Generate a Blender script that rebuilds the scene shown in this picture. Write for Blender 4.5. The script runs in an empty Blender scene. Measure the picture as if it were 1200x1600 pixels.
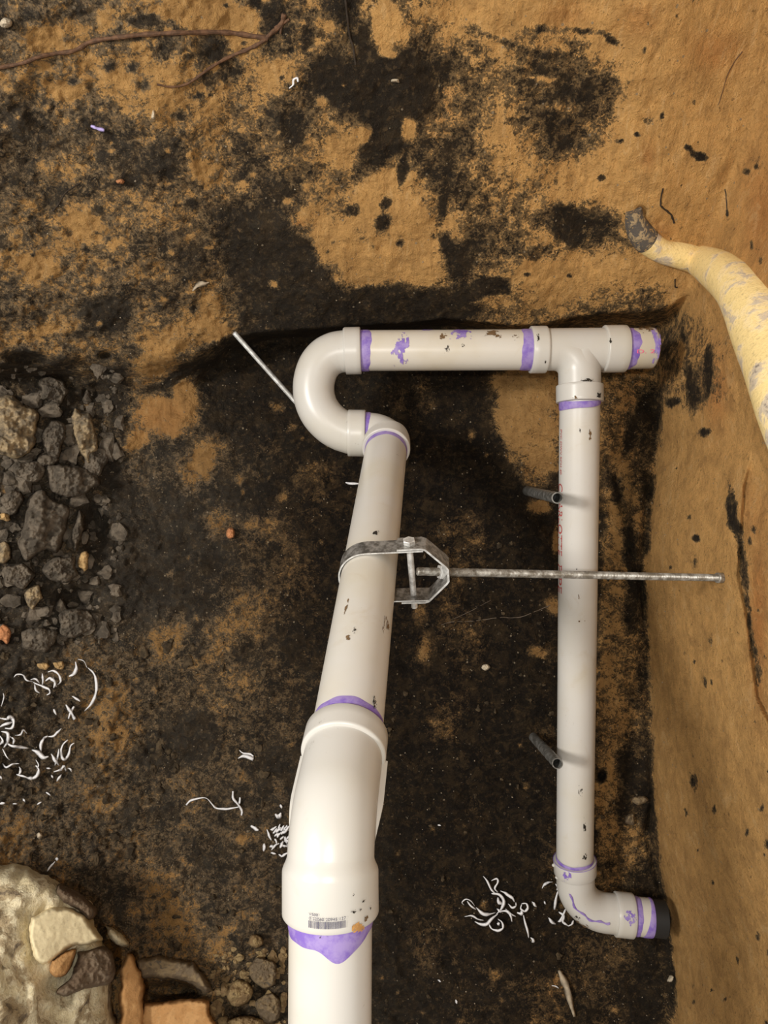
import bpy, bmesh, math, random
import numpy as np
from mathutils import Vector, Matrix

random.seed(7)
rng = np.random.default_rng(7)
C = bpy.context.scene.collection
PI = math.pi

# ------------------------------------------------------------------ camera, light, exposure
H = 1.38            # height of the lens above the deepest soil
F = 1200.0
sc = bpy.context.scene
cam_d = bpy.data.cameras.new('camera')
cam_d.sensor_width = 36.0
cam_d.lens = 27.0
cam_d.clip_start = 0.02
cam = bpy.data.objects.new('camera', cam_d)
cam.location = (0, 0, H)
C.objects.link(cam)
sc.camera = cam
sc.view_settings.view_transform = 'Standard'
sc.view_settings.look = 'None'
sc.view_settings.gamma = 1.0
sc.view_settings.use_curve_mapping = False
sc.view_settings.exposure = 0.10

world = bpy.data.worlds.new('world')
sc.world = world
world.use_nodes = True
world.node_tree.nodes['Background'].inputs[0].default_value = (1.0, 0.95, 0.87, 1)
world.node_tree.nodes['Background'].inputs[1].default_value = 0.56

fl = bpy.data.lights.new('flash', 'POINT')
fl.energy = 23.0
fl.color = (1.0, 0.965, 0.90)
fl.shadow_soft_size = 0.006
flash = bpy.data.objects.new('flash', fl)
flash.location = (-0.060, 0.012, H + 0.36)
C.objects.link(flash)

# fill lamp added on the left behind the camera to brighten the right bank
wl = bpy.data.lights.new('fill_lamp', 'AREA')
wl.shape = 'DISK'
wl.size = 0.40
wl.energy = 52.0
wl.color = (1.0, 0.96, 0.90)
fill = bpy.data.objects.new('fill_lamp', wl)
fill.location = (-1.55, 0.25, H + 1.0)
fill.rotation_euler = (Vector((0.15, 0.0, 0.2)) - Vector(fill.location)).to_track_quat('-Z', 'Y').to_euler()
C.objects.link(fill)

# ------------------------------------------------------------------ small helpers
def P(px, py, d):
    return Vector(((px - 600) / F * d, (800 - py) / F * d, H - d))

def link(o, parent=None):
    C.objects.link(o)
    if parent is not None:
        o.parent = parent
    return o

def mesh_obj(name, verts, faces, mat, parent=None, sharp=None, smooth=True):
    me = bpy.data.meshes.new(name)
    me.from_pydata([tuple(v) for v in verts], [], faces)
    me.update()
    if smooth:
        me.polygons.foreach_set('use_smooth', [True] * len(me.polygons))
        if sharp is not None:
            me.set_sharp_from_angle(angle=math.radians(sharp))
    if mat is not None:
        me.materials.append(mat)
    o = bpy.data.objects.new(name, me)
    return link(o, parent)

def thing(name, label, cat, group=None):
    o = bpy.data.objects.new(name, None)
    o.empty_display_size = 0.02
    C.objects.link(o)
    return tag(o, label, cat, group)

def tag(o, label, cat, group=None):
    o['label'] = label
    o['category'] = cat
    if group:
        o['group'] = group
    return o

class MB:
    """collects vertices and faces of one mesh"""
    def __init__(s):
        s.v = []; s.f = []
    def add(s, v, f):
        b = len(s.v)
        s.v += [Vector(x) for x in v]
        s.f += [tuple(i + b for i in q) for q in f]
    def build(s, name, mat, parent=None, sharp=35, smooth=True):
        return mesh_obj(name, s.v, s.f, mat, parent, sharp, smooth)

def frames(pts, tans):
    t0 = tans[0].normalized()
    ref = Vector((0, 0, 1)) if abs(t0.z) < 0.9 else Vector((0, 1, 0))
    n = (ref - t0 * ref.dot(t0)).normalized()
    out = []
    prev = t0
    for t in tans:
        t = t.normalized()
        ax = prev.cross(t)
        if ax.length > 1e-8:
            n = Matrix.Rotation(prev.angle(t), 3, ax.normalized()) @ n
        n = (n - t * n.dot(t)).normalized()
        out.append((n, t.cross(n)))
        prev = t
    return out

def sweep(samples, segs=40, cap=True, mod=None, arc=None):
    """samples: list of (pos, tangent, radius); arc=(a0,a1) gives an open shell"""
    pts = [s[0] for s in samples]; tans = [s[1] for s in samples]
    fr = frames(pts, tans)
    v, f = [], []
    full = arc is None
    angs = [2 * PI * j / segs for j in range(segs)] if full else [arc[0] + (arc[1] - arc[0]) * j / segs for j in range(segs + 1)]
    m = len(angs)
    for i, s in enumerate(samples):
        n, b = fr[i]
        for j, a in enumerate(angs):
            r = s[2] if mod is None else mod(i, a, s[2])
            v.append(s[0] + n * (math.cos(a) * r) + b * (math.sin(a) * r))
    for i in range(len(samples) - 1):
        for j in range(m if full else m - 1):
            k = (j + 1) % m
            f.append((i * m + j, i * m + k, (i + 1) * m + k, (i + 1) * m + j))
    if cap and full:
        f.append(tuple(range(m - 1, -1, -1)))
        b0 = (len(samples) - 1) * m
        f.append(tuple(b0 + j for j in range(m)))
    return v, f

def straight(a, b, r, n=2):
    t = (b - a).normalized()
    return [(a.lerp(b, i / (n - 1)), t, r) for i in range(n)]

def bendline(a, c, b, rad, n=18):
    """centre line a -> c -> b with the corner at c rounded to radius rad"""
    u = (a - c).normalized(); w = (b - c).normalized()
    half = u.angle(w) / 2
    L = rad / math.tan(half)
    p, q = c + u * L, c + w * L
    bis = (u + w).normalized()
    o = c + bis * (rad / math.sin(half))
    e1 = (p - o).normalized()
    ax = e1.cross((q - o).normalized()).normalized()
    tot = (p - o).angle(q - o)
    out = []
    for i in range(n + 1):
        e = Matrix.Rotation(tot * i / n, 3, ax) @ e1
        out.append((o + e * rad, ax.cross(e).normalized()))
    return out

def catmull(pts, n=6):
    pts = [Vector(p) for p in pts]
    if len(pts) < 3:
        return [pts[0].lerp(pts[-1], i / n) for i in range(n + 1)]
    q = [pts[0] * 2 - pts[1]] + pts + [pts[-1] * 2 - pts[-2]]
    out = []
    for i in range(1, len(q) - 2):
        for k in range(n):
            t = k / n
            a, b, c, d = q[i - 1], q[i], q[i + 1], q[i + 2]
            out.append(0.5 * ((2 * b) + (c - a) * t + (2 * a - 5 * b + 4 * c - d) * t * t + (3 * b - a - 3 * c + d) * t ** 3))
    out.append(pts[-1])
    return out

# gradient noise on arrays (for the soil's own relief)
def _hash(ix, iy, iz, seed):
    h = (ix.astype(np.int64) * 374761393 + iy.astype(np.int64) * 668265263 + iz.astype(np.int64) * 2147483647 + seed * 974711) & 0xffffffff
    h = ((h ^ (h >> 13)) * 1274126177) & 0xffffffff
    h = ((h ^ (h >> 16)) * 2246822519) & 0xffffffff
    return ((h ^ (h >> 15)) & 0xffff) / 32767.5 - 1.0

def vnoise(x, y, z, seed=0):
    fx, fy, fz = np.floor(x), np.floor(y), np.floor(z)
    tx, ty, tz = x - fx, y - fy, z - fz
    sx, sy, sz = [t * t * t * (t * (t * 6 - 15) + 10) for t in (tx, ty, tz)]
    out = 0
    for dx in (0, 1):
        wx = sx if dx else 1 - sx
        for dy in (0, 1):
            wy = sy if dy else 1 - sy
            for dz in (0, 1):
                wz = sz if dz else 1 - sz
                out = out + wx * wy * wz * _hash(fx + dx, fy + dy, fz + dz, seed)
    return out

def fbm(p, scale, octs, rough=0.5, seed=0):
    a, tot, out = 1.0, 0.0, 0
    for k in range(octs):
        s = scale * 2 ** k
        out = out + a * vnoise(p[0] * s + 17.3 * k, p[1] * s + 5.1 * k, p[2] * s + 9.7 * k, seed + k)
        tot += a
        a *= rough
    return out / tot

# ------------------------------------------------------------------ materials
def new_mat(name):
    m = bpy.data.materials.new(name)
    m.use_nodes = True
    nt = m.node_tree
    return m, nt, nt.nodes['Principled BSDF']

def N(nt, t, **kw):
    n = nt.nodes.new(t)
    for k, v in kw.items():
        setattr(n, k, v)
    return n

def noise_node(nt, scale, detail=4, rough=0.5, vec=None, dist=0.0):
    n = N(nt, 'ShaderNodeTexNoise')
    n.inputs['Scale'].default_value = scale
    n.inputs['Detail'].default_value = detail
    n.inputs['Roughness'].default_value = rough
    n.inputs['Distortion'].default_value = dist
    if vec is not None:
        nt.links.new(vec, n.inputs['Vector'])
    return n.outputs[0]

def math_node(nt, op, a, b=None, c=None, clamp=False):
    n = N(nt, 'ShaderNodeMath', operation=op)
    n.use_clamp = clamp
    for i, x in enumerate((a, b, c)):
        if x is None:
            continue
        if isinstance(x, (int, float)):
            n.inputs[i].default_value = x
        else:
            nt.links.new(x, n.inputs[i])
    return n.outputs[0]

def mix_node(nt, fac, a, b, mode='MIX'):
    n = N(nt, 'ShaderNodeMix', data_type='RGBA', blend_type=mode)
    for s, x in ((n.inputs[0], fac), (n.inputs[6], a), (n.inputs[7], b)):
        if isinstance(x, (int, float)):
            s.default_value = x
        elif isinstance(x, tuple):
            s.default_value = (*x, 1) if len(x) == 3 else x
        else:
            nt.links.new(x, s)
    return n.outputs[2]

def smooth_node(nt, x, lo, hi):
    n = N(nt, 'ShaderNodeMapRange', interpolation_type='SMOOTHSTEP')
    nt.links.new(x, n.inputs[0])
    n.inputs[1].default_value = lo
    n.inputs[2].default_value = hi
    return n.outputs[0]

def bump_node(nt, h, strength, dist, bsdf, prev=None):
    b = N(nt, 'ShaderNodeBump')
    b.inputs['Strength'].default_value = strength
    b.inputs['Distance'].default_value = dist
    nt.links.new(h, b.inputs['Height'])
    nt.links.new(b.outputs[0], bsdf.inputs['Normal'])
    return b

def soil_material():
    m, nt, bs = new_mat('soil')
    geo = N(nt, 'ShaderNodeNewGeometry')
    pos = geo.outputs['Position']
    def attr(n):
        a = N(nt, 'ShaderNodeAttribute', attribute_name=n)
        return a.outputs['Fac']
    dark, grey, warm, red = attr('dark'), attr('grey'), attr('warm'), attr('red')
    n1 = noise_node(nt, 17, 6, 0.62, pos, 0.5)
    n2 = noise_node(nt, 75, 7, 0.74, pos, 0.4)
    n3 = noise_node(nt, 330, 5, 0.75, pos)
    def dev(n, a):
        return math_node(nt, 'MULTIPLY', math_node(nt, 'SUBTRACT', n, 0.5), a)
    # the stain breaks up into grains where it is neither clean nor solid
    edge = math_node(nt, 'SUBTRACT', 1.0, math_node(nt, 'ABSOLUTE', math_node(nt, 'MULTIPLY', math_node(nt, 'SUBTRACT', dark, 0.5), 1.25)))
    edge = math_node(nt, 'ADD', math_node(nt, 'MULTIPLY', edge, 0.75), 0.25, clamp=True)
    dv = math_node(nt, 'ADD', math_node(nt, 'ADD', dev(n1, 0.8), dev(n2, 2.1)), dev(n3, 1.5))
    mm = math_node(nt, 'ADD', dark, math_node(nt, 'MULTIPLY', dv, edge))
    n4 = noise_node(nt, 30, 8, 0.74, pos, 0.3)
    n5 = noise_node(nt, 420, 4, 0.7, pos)
    n6 = noise_node(nt, 130, 6, 0.75, pos)
    n7 = noise_node(nt, 46, 6, 0.7, pos, 0.6)
    tan = mix_node(nt, warm, (0.27, 0.150, 0.055), (0.82, 0.460, 0.160))
    tan = mix_node(nt, math_node(nt, 'MULTIPLY', red, 0.8), tan, (0.64, 0.25, 0.07))
    tan = mix_node(nt, smooth_node(nt, n4, 0.40, 0.62), mix_node(nt, 0.26, tan, (0.20, 0.11, 0.042)), tan)
    tan = mix_node(nt, math_node(nt, 'MULTIPLY', smooth_node(nt, n7, 0.52, 0.66), 0.35), tan, mix_node(nt, warm, (0.36, 0.22, 0.095), (0.90, 0.53, 0.20)))
    tan = mix_node(nt, smooth_node(nt, n5, 0.60, 0.70), tan, mix_node(nt, 0.50, tan, (0.07, 0.036, 0.014)))
    tan = mix_node(nt, math_node(nt, 'MULTIPLY', smooth_node(nt, n6, 0.60, 0.66), 0.7), tan, (0.12, 0.068, 0.028))
    mp = N(nt, 'ShaderNodeMapping')
    mp.inputs['Scale'].default_value = (110, 20, 26)
    nt.links.new(pos, mp.inputs['Vector'])
    n8 = noise_node(nt, 1.0, 6, 0.7, mp.outputs[0], 0.6)
    tan = mix_node(nt, math_node(nt, 'MULTIPLY', smooth_node(nt, n8, 0.50, 0.62), 0.38), tan, mix_node(nt, 0.7, tan, (0.19, 0.095, 0.034)))
    tan = mix_node(nt, math_node(nt, 'MULTIPLY', smooth_node(nt, n8, 0.44, 0.36), 0.30), tan, mix_node(nt, warm, (0.34, 0.22, 0.10), (0.92, 0.62, 0.30)))
    mid = mix_node(nt, grey, (0.098, 0.058, 0.025), (0.235, 0.180, 0.120))
    mid = mix_node(nt, warm, mid, mix_node(nt, 0.55, mid, (0.36, 0.235, 0.11)))
    mid = mix_node(nt, smooth_node(nt, n6, 0.40, 0.56), mix_node(nt, 0.6, mid, (0.028, 0.018, 0.009)), mid)
    blk = mix_node(nt, grey, (0.0090, 0.0060, 0.0034), (0.085, 0.071, 0.054))
    blk = mix_node(nt, math_node(nt, 'MULTIPLY', warm, 0.55), blk, (0.060, 0.045, 0.029))
    blk = mix_node(nt, math_node(nt, 'MULTIPLY', smooth_node(nt, n7, 0.46, 0.60), 0.75), blk, mix_node(nt, 0.62, blk, (0.072, 0.045, 0.020)))
    blk = mix_node(nt, smooth_node(nt, n6, 0.52, 0.66), blk, mix_node(nt, 0.55, blk, mid))
    blk = mix_node(nt, math_node(nt, 'MULTIPLY', smooth_node(nt, n4, 0.56, 0.46), 0.7), blk, mix_node(nt, 0.6, blk, (0.006, 0.004, 0.003)))
    blk = mix_node(nt, smooth_node(nt, n5, 0.62, 0.70), blk, mix_node(nt, 0.5, blk, (0.14, 0.10, 0.06)))
    col = mix_node(nt, smooth_node(nt, mm, 0.25, 0.42), tan, mid)
    col = mix_node(nt, smooth_node(nt, mm, 0.50, 0.74), col, blk)
    # pale mineral grains
    vo = N(nt, 'ShaderNodeTexVoronoi')
    vo.inputs['Scale'].default_value = 170
    nt.links.new(pos, vo.inputs['Vector'])
    sep = N(nt, 'ShaderNodeSeparateColor')
    nt.links.new(vo.outputs['Color'], sep.inputs[0])
    g = math_node(nt, 'MULTIPLY', math_node(nt, 'GREATER_THAN', sep.outputs[0], 0.955),
                  math_node(nt, 'LESS_THAN', vo.outputs['Distance'], math_node(nt, 'MULTIPLY', sep.outputs[1], 0.32)))
    col = mix_node(nt, math_node(nt, 'MULTIPLY', g, 0.75), col, (0.34, 0.27, 0.18))
    nt.links.new(col, bs.inputs['Base Color'])
    rr = mix_node(nt, smooth_node(nt, mm, 0.45, 0.7), (0.92,) * 3, (0.70,) * 3)
    nt.links.new(rr, bs.inputs['Roughness'])
    bs.inputs['Specular IOR Level'].default_value = 0.15
    hsum = math_node(nt, 'ADD', n2, math_node(nt, 'MULTIPLY', n3, 0.45))
    hsum = math_node(nt, 'ADD', hsum, math_node(nt, 'MULTIPLY', n6, 0.7))
    bump_node(nt, hsum, 1.0, 0.010, bs)
    return m

def pvc_material(name, base, yellow, dirt, rough=0.34):
    m, nt, bs = new_mat(name)
    tc = N(nt, 'ShaderNodeTexCoord').outputs['Object']
    a = noise_node(nt, 9, 4, 0.5, tc)
    col = mix_node(nt, smooth_node(nt, a, 0.40, 0.75), base, yellow)
    b = noise_node(nt, 95, 5, 0.72, tc, 0.6)
    c = noise_node(nt, 14, 3, 0.5, tc)
    f = math_node(nt, 'MULTIPLY', smooth_node(nt, b, 0.655, 0.73), smooth_node(nt, c, 0.47, 0.62))
    col = mix_node(nt, math_node(nt, 'MULTIPLY', f, dirt), col, (0.09, 0.062, 0.035))
    d = noise_node(nt, 24, 6, 0.7, tc, 0.8)
    col = mix_node(nt, math_node(nt, 'MULTIPLY', smooth_node(nt, d, 0.56, 0.80), 0.35 * dirt), col, (0.40, 0.29, 0.15))
    nt.links.new(col, bs.inputs['Base Color'])
    bs.inputs['Roughness'].default_value = rough
    bs.inputs['Specular IOR Level'].default_value = 0.5
    return m

def plain(name, col, rough=0.6, metal=0.0, var=0.0, scale=60, bump=0.0, spec=0.4, col2=None):
    m, nt, bs = new_mat(name)
    tc = N(nt, 'ShaderNodeTexCoord').outputs['Object']
    n = noise_node(nt, scale, 6, 0.65, tc)
    dark = col2 if col2 is not None else tuple(c * (1 - var) for c in col)
    nt.links.new(mix_node(nt, smooth_node(nt, n, 0.38, 0.64), dark, col), bs.inputs['Base Color'])
    bs.inputs['Roughness'].default_value = rough
    bs.inputs['Metallic'].default_value = metal
    bs.inputs['Specular IOR Level'].default_value = spec
    if bump:
        bump_node(nt, n, 0.6, bump, bs)
    return m

M_SOIL = soil_material()
M_PVC = pvc_material('white_pvc', (0.545, 0.522, 0.485), (0.52, 0.478, 0.39), 0.8)
M_PVC_DIRTY = pvc_material('white_pvc_soiled', (0.555, 0.52, 0.46), (0.50, 0.44, 0.335), 1.0)
M_FIT = pvc_material('white_pvc_fitting', (0.50, 0.48, 0.445), (0.48, 0.447, 0.38), 0.6, 0.34)
M_PRIMER = plain('purple_primer', (0.175, 0.105, 0.40), 0.5, var=0.35, scale=70, col2=(0.29, 0.215, 0.46))
M_INK = plain('grey_ink', (0.10, 0.095, 0.13), 0.6)
M_RED = plain('red_ink', (0.50, 0.06, 0.055), 0.6, var=0.3, scale=300)
M_PINK = plain('pink_marker', (0.75, 0.12, 0.24), 0.6)
M_DIRT = plain('dark_dirt', (0.022, 0.017, 0.011), 0.9, var=0.4, scale=200)
M_CLAYSMEAR = plain('clay_smear', (0.52, 0.27, 0.085), 0.9, var=0.3, scale=200)
M_BROWNSMEAR = plain('brown_smear', (0.17, 0.10, 0.045), 0.9, var=0.3, scale=200)
M_ZINC = plain('galvanised_steel', (0.74, 0.74, 0.72), 0.42, 0.45, scale=130, col2=(0.46, 0.45, 0.43))
M_STRAP = plain('worn_galvanised_strap', (0.34, 0.33, 0.31), 0.42, 0.5, scale=110, col2=(0.10, 0.095, 0.085))
M_ROD = plain('threaded_steel', (0.50, 0.48, 0.44), 0.40, 0.5, scale=110, col2=(0.20, 0.175, 0.14))
M_TUBE = plain('dull_grey_steel', (0.21, 0.205, 0.19), 0.45, 0.2, scale=120, col2=(0.085, 0.08, 0.07))
M_BLACK = plain('shade_and_plug_black', (0.012, 0.011, 0.010), 0.6)  # black for the shade beyond the branch bend and for the tube plugs
M_SHAVE = plain('white_plastic_shaving', (0.74, 0.73, 0.74), 0.55, var=0.15, scale=300)
M_SHAVE_P = plain('lilac_plastic_shaving', (0.46, 0.38, 0.70), 0.55, var=0.15, scale=300)
M_ROOT = plain('brown_root', (0.135, 0.066, 0.032), 0.8, var=0.5, scale=160, bump=0.002)
M_ROOTDARK = plain('dark_root', (0.035, 0.022, 0.012), 0.8, var=0.5, scale=160)
M_HAIR = plain('pale_root_hair', (0.16, 0.12, 0.085), 0.8, var=0.4, scale=160)
M_YTUBE = None
M_CLOD = plain('grey_brown_clod', (0.150, 0.120, 0.088), 0.92, scale=45, bump=0.012, spec=0.15, col2=(0.064, 0.052, 0.039))
M_CLODTAN = plain('tan_clod', (0.36, 0.265, 0.15), 0.92, scale=55, bump=0.010, spec=0.15, col2=(0.12, 0.095, 0.066))
M_TANBIT = plain('tan_crumb', (0.52, 0.33, 0.14), 0.92, var=0.4, scale=120, bump=0.006)
M_ORANGEBIT = plain('orange_crumb', (0.52, 0.22, 0.09), 0.9, var=0.35, scale=120, bump=0.004)
M_PALEBIT = plain('pale_crumb', (0.60, 0.50, 0.36), 0.9, var=0.3, scale=120, bump=0.004)
M_LEAF = plain('dry_leaf', (0.42, 0.34, 0.24), 0.7, var=0.3, scale=120)

def mottled(name, cols, scale, bump=0.01, rough=0.9):
    """cols: list of (threshold, colour)"""
    m, nt, bs = new_mat(name)
    tc = N(nt, 'ShaderNodeNewGeometry').outputs['Position']
    n = noise_node(nt, scale, 6, 0.62, tc, 0.5)
    col = cols[0][1]
    for th, cc in cols[1:]:
        col = mix_node(nt, smooth_node(nt, n, th - 0.03, th + 0.03), col, cc)
    f = noise_node(nt, scale * 9, 5, 0.7, tc)
    col = mix_node(nt, smooth_node(nt, f, 0.5, 0.72), col, mix_node(nt, 0.35, col, (0.12, 0.085, 0.05)))
    nt.links.new(col, bs.inputs['Base Color'])
    bs.inputs['Roughness'].default_value = rough
    bs.inputs['Specular IOR Level'].default_value = 0.2
    bump_node(nt, math_node(nt, 'ADD', n, math_node(nt, 'MULTIPLY', f, 0.5)), 0.7, bump, bs)
    return m

M_PALE = mottled('pale_caliche', [(0, (0.74, 0.63, 0.40)), (0.46, (0.80, 0.70, 0.48)), (0.56, (0.46, 0.36, 0.22)), (0.64, (0.20, 0.155, 0.105))], 24, 0.014)
M_FACET = mottled('smooth_pale_face', [(0, (0.76, 0.65, 0.41)), (0.60, (0.70, 0.59, 0.37)), (0.78, (0.74, 0.56, 0.28))], 12, 0.002)
M_BROWNROCK = mottled('brown_crust', [(0, (0.155, 0.105, 0.066)), (0.5, (0.20, 0.145, 0.095)), (0.62, (0.115, 0.085, 0.066))], 30, 0.012)
M_BRICK = mottled('tan_clay_block', [(0, (0.46, 0.245, 0.095)), (0.55, (0.50, 0.28, 0.115)), (0.68, (0.36, 0.20, 0.09))], 26, 0.004)
M_GREYROCK = mottled('grey_tan_stone', [(0, (0.17, 0.125, 0.078)), (0.5, (0.25, 0.18, 0.10)), (0.6, (0.115, 0.092, 0.068))], 34, 0.010)
M_CRUMB = mottled('ochre_lumps', [(0, (0.23, 0.15, 0.072)), (0.5, (0.34, 0.24, 0.115)), (0.64, (0.11, 0.075, 0.042))], 40, 0.010)
M_YTUBE = mottled('pale_yellow_tube', [(0, (0.86, 0.66, 0.30)), (0.52, (0.88, 0.69, 0.36)), (0.585, (0.60, 0.50, 0.37)), (0.66, (0.24, 0.205, 0.18))], 24, 0.004, 0.75)
M_YTUBE_END = mottled('mould_grey_tube_end', [(0, (0.46, 0.29, 0.12)), (0.41, (0.11, 0.095, 0.08)), (0.55, (0.40, 0.29, 0.16)), (0.64, (0.14, 0.12, 0.10))], 75, 0.006)

# ------------------------------------------------------------------ the ground: one dug-out of soil, split into floor and banks
DARK = """
555543211675583432100000000000
532352742165455153413231000000
544323437443567877434653100000
332322233424789984535756200000
765643333457568974524645100000
766565644646438845423663000000
653466743665437357632320000002
655544444476342336643220000010
453244456683242442653357210000
343346665883212122753345410000
415444465899631124431111110000
544455743799957977533223341000
554784532689999996543455454210
355543346999999997776554543320
877583378999999988882334333410
577784648899999688777234465632
467573239799999788883334477553
466465764768888888888834565411
776785647676578888888855663211
777686877887678888888866573211
755887783646788886588889464237
675787888566788886588889474232
767777776665788896689989573222
868676487456788895899798573212
778565474467788886599888562212
777565474768788877699669462211
765547655466788887789987562211
766445665566888886789988552211
665445785666888886888687562211
665447876677888888888788573211
655555556677888888888777783211
555445756667888888788778583211
455555666568888888888777463221
355555676768888888888667563221
444665466567888887888666573221
444465456567888876888766782321
444444445667788867788866683321
333444445667788867788866683221
333444444667788877776566783221
333344444667788887777576783221
""".strip().split('\n')
G = np.array([[int(c) for c in r[:30].ljust(30, r[-1])] for r in DARK], float)

def cubic_grid(G, gx, gy):
    """bicubic reading of a coarse table at fractional indices"""
    def w(t):
        return [(-t + 2 * t * t - t ** 3) / 2, (2 - 5 * t * t + 3 * t ** 3) / 2, (t + 4 * t * t - 3 * t ** 3) / 2, (-t * t + t ** 3) / 2]
    ny, nx = G.shape
    gx = np.clip(gx, 0, nx - 1); gy = np.clip(gy, 0, ny - 1)
    ix = np.floor(gx).astype(int); iy = np.floor(gy).astype(int)
    wx, wy = w(gx - ix), w(gy - iy)
    out = 0
    for a in range(4):
        yy = np.clip(iy + a - 1, 0, ny - 1)
        row = 0
        for b in range(4):
            row = row + wx[b] * G[yy, np.clip(ix + b - 1, 0, nx - 1)]
        out = out + wy[a] * row
    return out

def interp(x, xs, ys):
    return np.interp(x, xs, ys)

def smin(a, b, k):
    h = np.clip(0.5 + 0.5 * (b - a) / k, 0, 1)
    return b * (1 - h) + a * h - k * h * (1 - h)

def lip(px):
    return interp(px, [-400, 0, 70, 150, 230, 300, 360, 420, 470, 560, 640, 700, 760, 800, 850, 900, 950, 1000, 1040, 1100, 1300],
                  [575, 568, 556, 552, 560, 552, 524, 517, 513, 508, 503, 497, 503, 508, 505, 492, 485, 486, 478, 440, 300])

def wall_x(py):
    return interp(py, [-400, 0, 250, 380, 440, 500, 560, 620, 700, 760, 820, 900, 1000, 1200, 1300, 1400, 1480, 1600, 2000],
                  [1250, 1180, 1130, 1100, 1085, 1066, 1046, 1038, 1030, 1022, 1015, 1011, 1015, 1022, 1028, 1040, 1052, 1056, 1090])

def bump2(px, py, cx, cy, rx, ry, ang=0.0, p=2):
    c, s = math.cos(math.radians(ang)), math.sin(math.radians(ang))
    dx, dy = px - cx, py - cy
    u, v = (c * dx + s * dy) / rx, (-s * dx + c * dy) / ry
    return np.exp(-(u * u + v * v) ** (p / 2))

def depth_base(px, py):
    u = (px - 600) / F
    v = (800 - py) / F
    floor = np.full_like(px, 1.355)
    # left bank rising, and the loose soil at the lower left
    floor = floor - 0.16 * np.clip((230 - px) / 330, 0, 1.6) * interp(py, [400, 560, 700, 1000, 1300, 1600], [0.4, 0.6, 1.0, 0.9, 0.9, 1.2])
    floor = floor - 0.10 * np.clip((py - 1250) / 400, 0, 1.5) * np.clip((480 - px) / 420, 0, 1.4)
    # a shelf of tan clay that runs down on the left
    floor = floor - 0.05 * bump2(px, py, 270, 640, 90, 70, 40)
    # behind the cross pipe the clay comes a little forward
    floor = floor - 0.045 * bump2(px, py, 905, 640, 120, 90, 0, 4)
    floor = floor - 0.03 * bump2(px, py, 1000, 820, 26, 190, 6, 2)
    # bank above
    yl = lip(px)
    vl = (800 - yl) / F
    dl = interp(px, [-400, 0, 300, 430, 760, 900, 1040, 1300], [1.13, 1.17, 1.22, 1.215, 1.215, 1.22, 1.19, 1.10])
    k = -1.0
    top = dl * (vl - k) / (np.maximum(v, -0.55) - k)
    t = np.clip((py - yl) / interp(px, [0, 200, 300, 400, 820, 900, 1050], [30, 70, 60, 16, 14, 26, 40]), 0, 1)
    t = t * t * (3 - 2 * t)
    d = top * (1 - t) + np.minimum(floor, top + 0.6) * t
    # right bank
    xb = wall_x(py)
    ub = (xb - 600) / F
    db = interp(py, [0, 440, 520, 700, 1000, 1600], [1.05, 1.16, 1.24, 1.32, 1.345, 1.33])
    kw = 0.06
    wall = db * (ub - kw) / (np.maximum(u, 0.16) - kw)
    d2 = smin(d, wall, 0.03)
    which = np.where(wall < d + 0.004, 2, np.where(t < 0.5, 1, 0))
    which = np.where((which == 0) & (px < 190) & (py < 1000), 3, which)
    return np.clip(d2, 0.20, 1.6), which

_inner = np.arange(-30, 1231, 2.6)
def _outer(lo, hi, step):
    out, x = [], lo
    s = step
    while (x < hi if step > 0 else x > hi):
        s *= 1.25
        x += s
        out.append(x)
    return out
GX = np.array(sorted(_outer(-30, -1100, -3)) + list(_inner) + _outer(_inner[-1], 2900, 3))
_inner_y = np.arange(-30, 1631, 2.6)
GY = np.array(sorted(_outer(-30, -1100, -3)) + list(_inner_y) + _outer(_inner_y[-1], 2700, 3))
PX, PY = np.meshgrid(GX, GY)
D0, WHICH = depth_base(PX, PY)
XW, YW, ZW = (PX - 600) / F * D0, (800 - PY) / F * D0, H - D0
pw = (XW, YW, ZW)

# stain and colour tables of the soil with recess shade and the left-hand haze painted in
dark = cubic_grid(G, (PX - 20) / 40, (PY - 20) / 40) / 9.0
nA = fbm(pw, 22, 4, 0.6, 3)
nB = fbm(pw, 22, 4, 0.6, 9)
_w = np.clip((PX + 9 * nA - wall_x(PY) + 6) / 10, 0, 1) * np.clip((PY - 590) / 60, 0, 1)
dark = dark * (1 - _w) + 0.10 * _w
_w = bump2(PX + 14 * nA, PY, 962, 1000, 34, 420, 2, 6)
dark = dark * (1 - _w) + (0.36 + 0.30 * nB) * _w
def blot(cx, cy, rx, ry, val, ang=0, p=4, k=1.0):
    m = max(rx, ry) * 2.4 + 14
    i0, i1 = np.searchsorted(GX, cx - m), np.searchsorted(GX, cx + m)
    j0, j1 = np.searchsorted(GY, cy - m), np.searchsorted(GY, cy + m)
    sl = (slice(j0, j1), slice(i0, i1))
    amp = min(10, max(rx, ry) * 0.6)
    w = bump2(PX[sl] + amp * nA[sl], PY[sl] + amp * nB[sl], cx, cy, rx, ry, ang, p) * k
    dark[sl] = dark[sl] * (1 - w) + val * w
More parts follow.
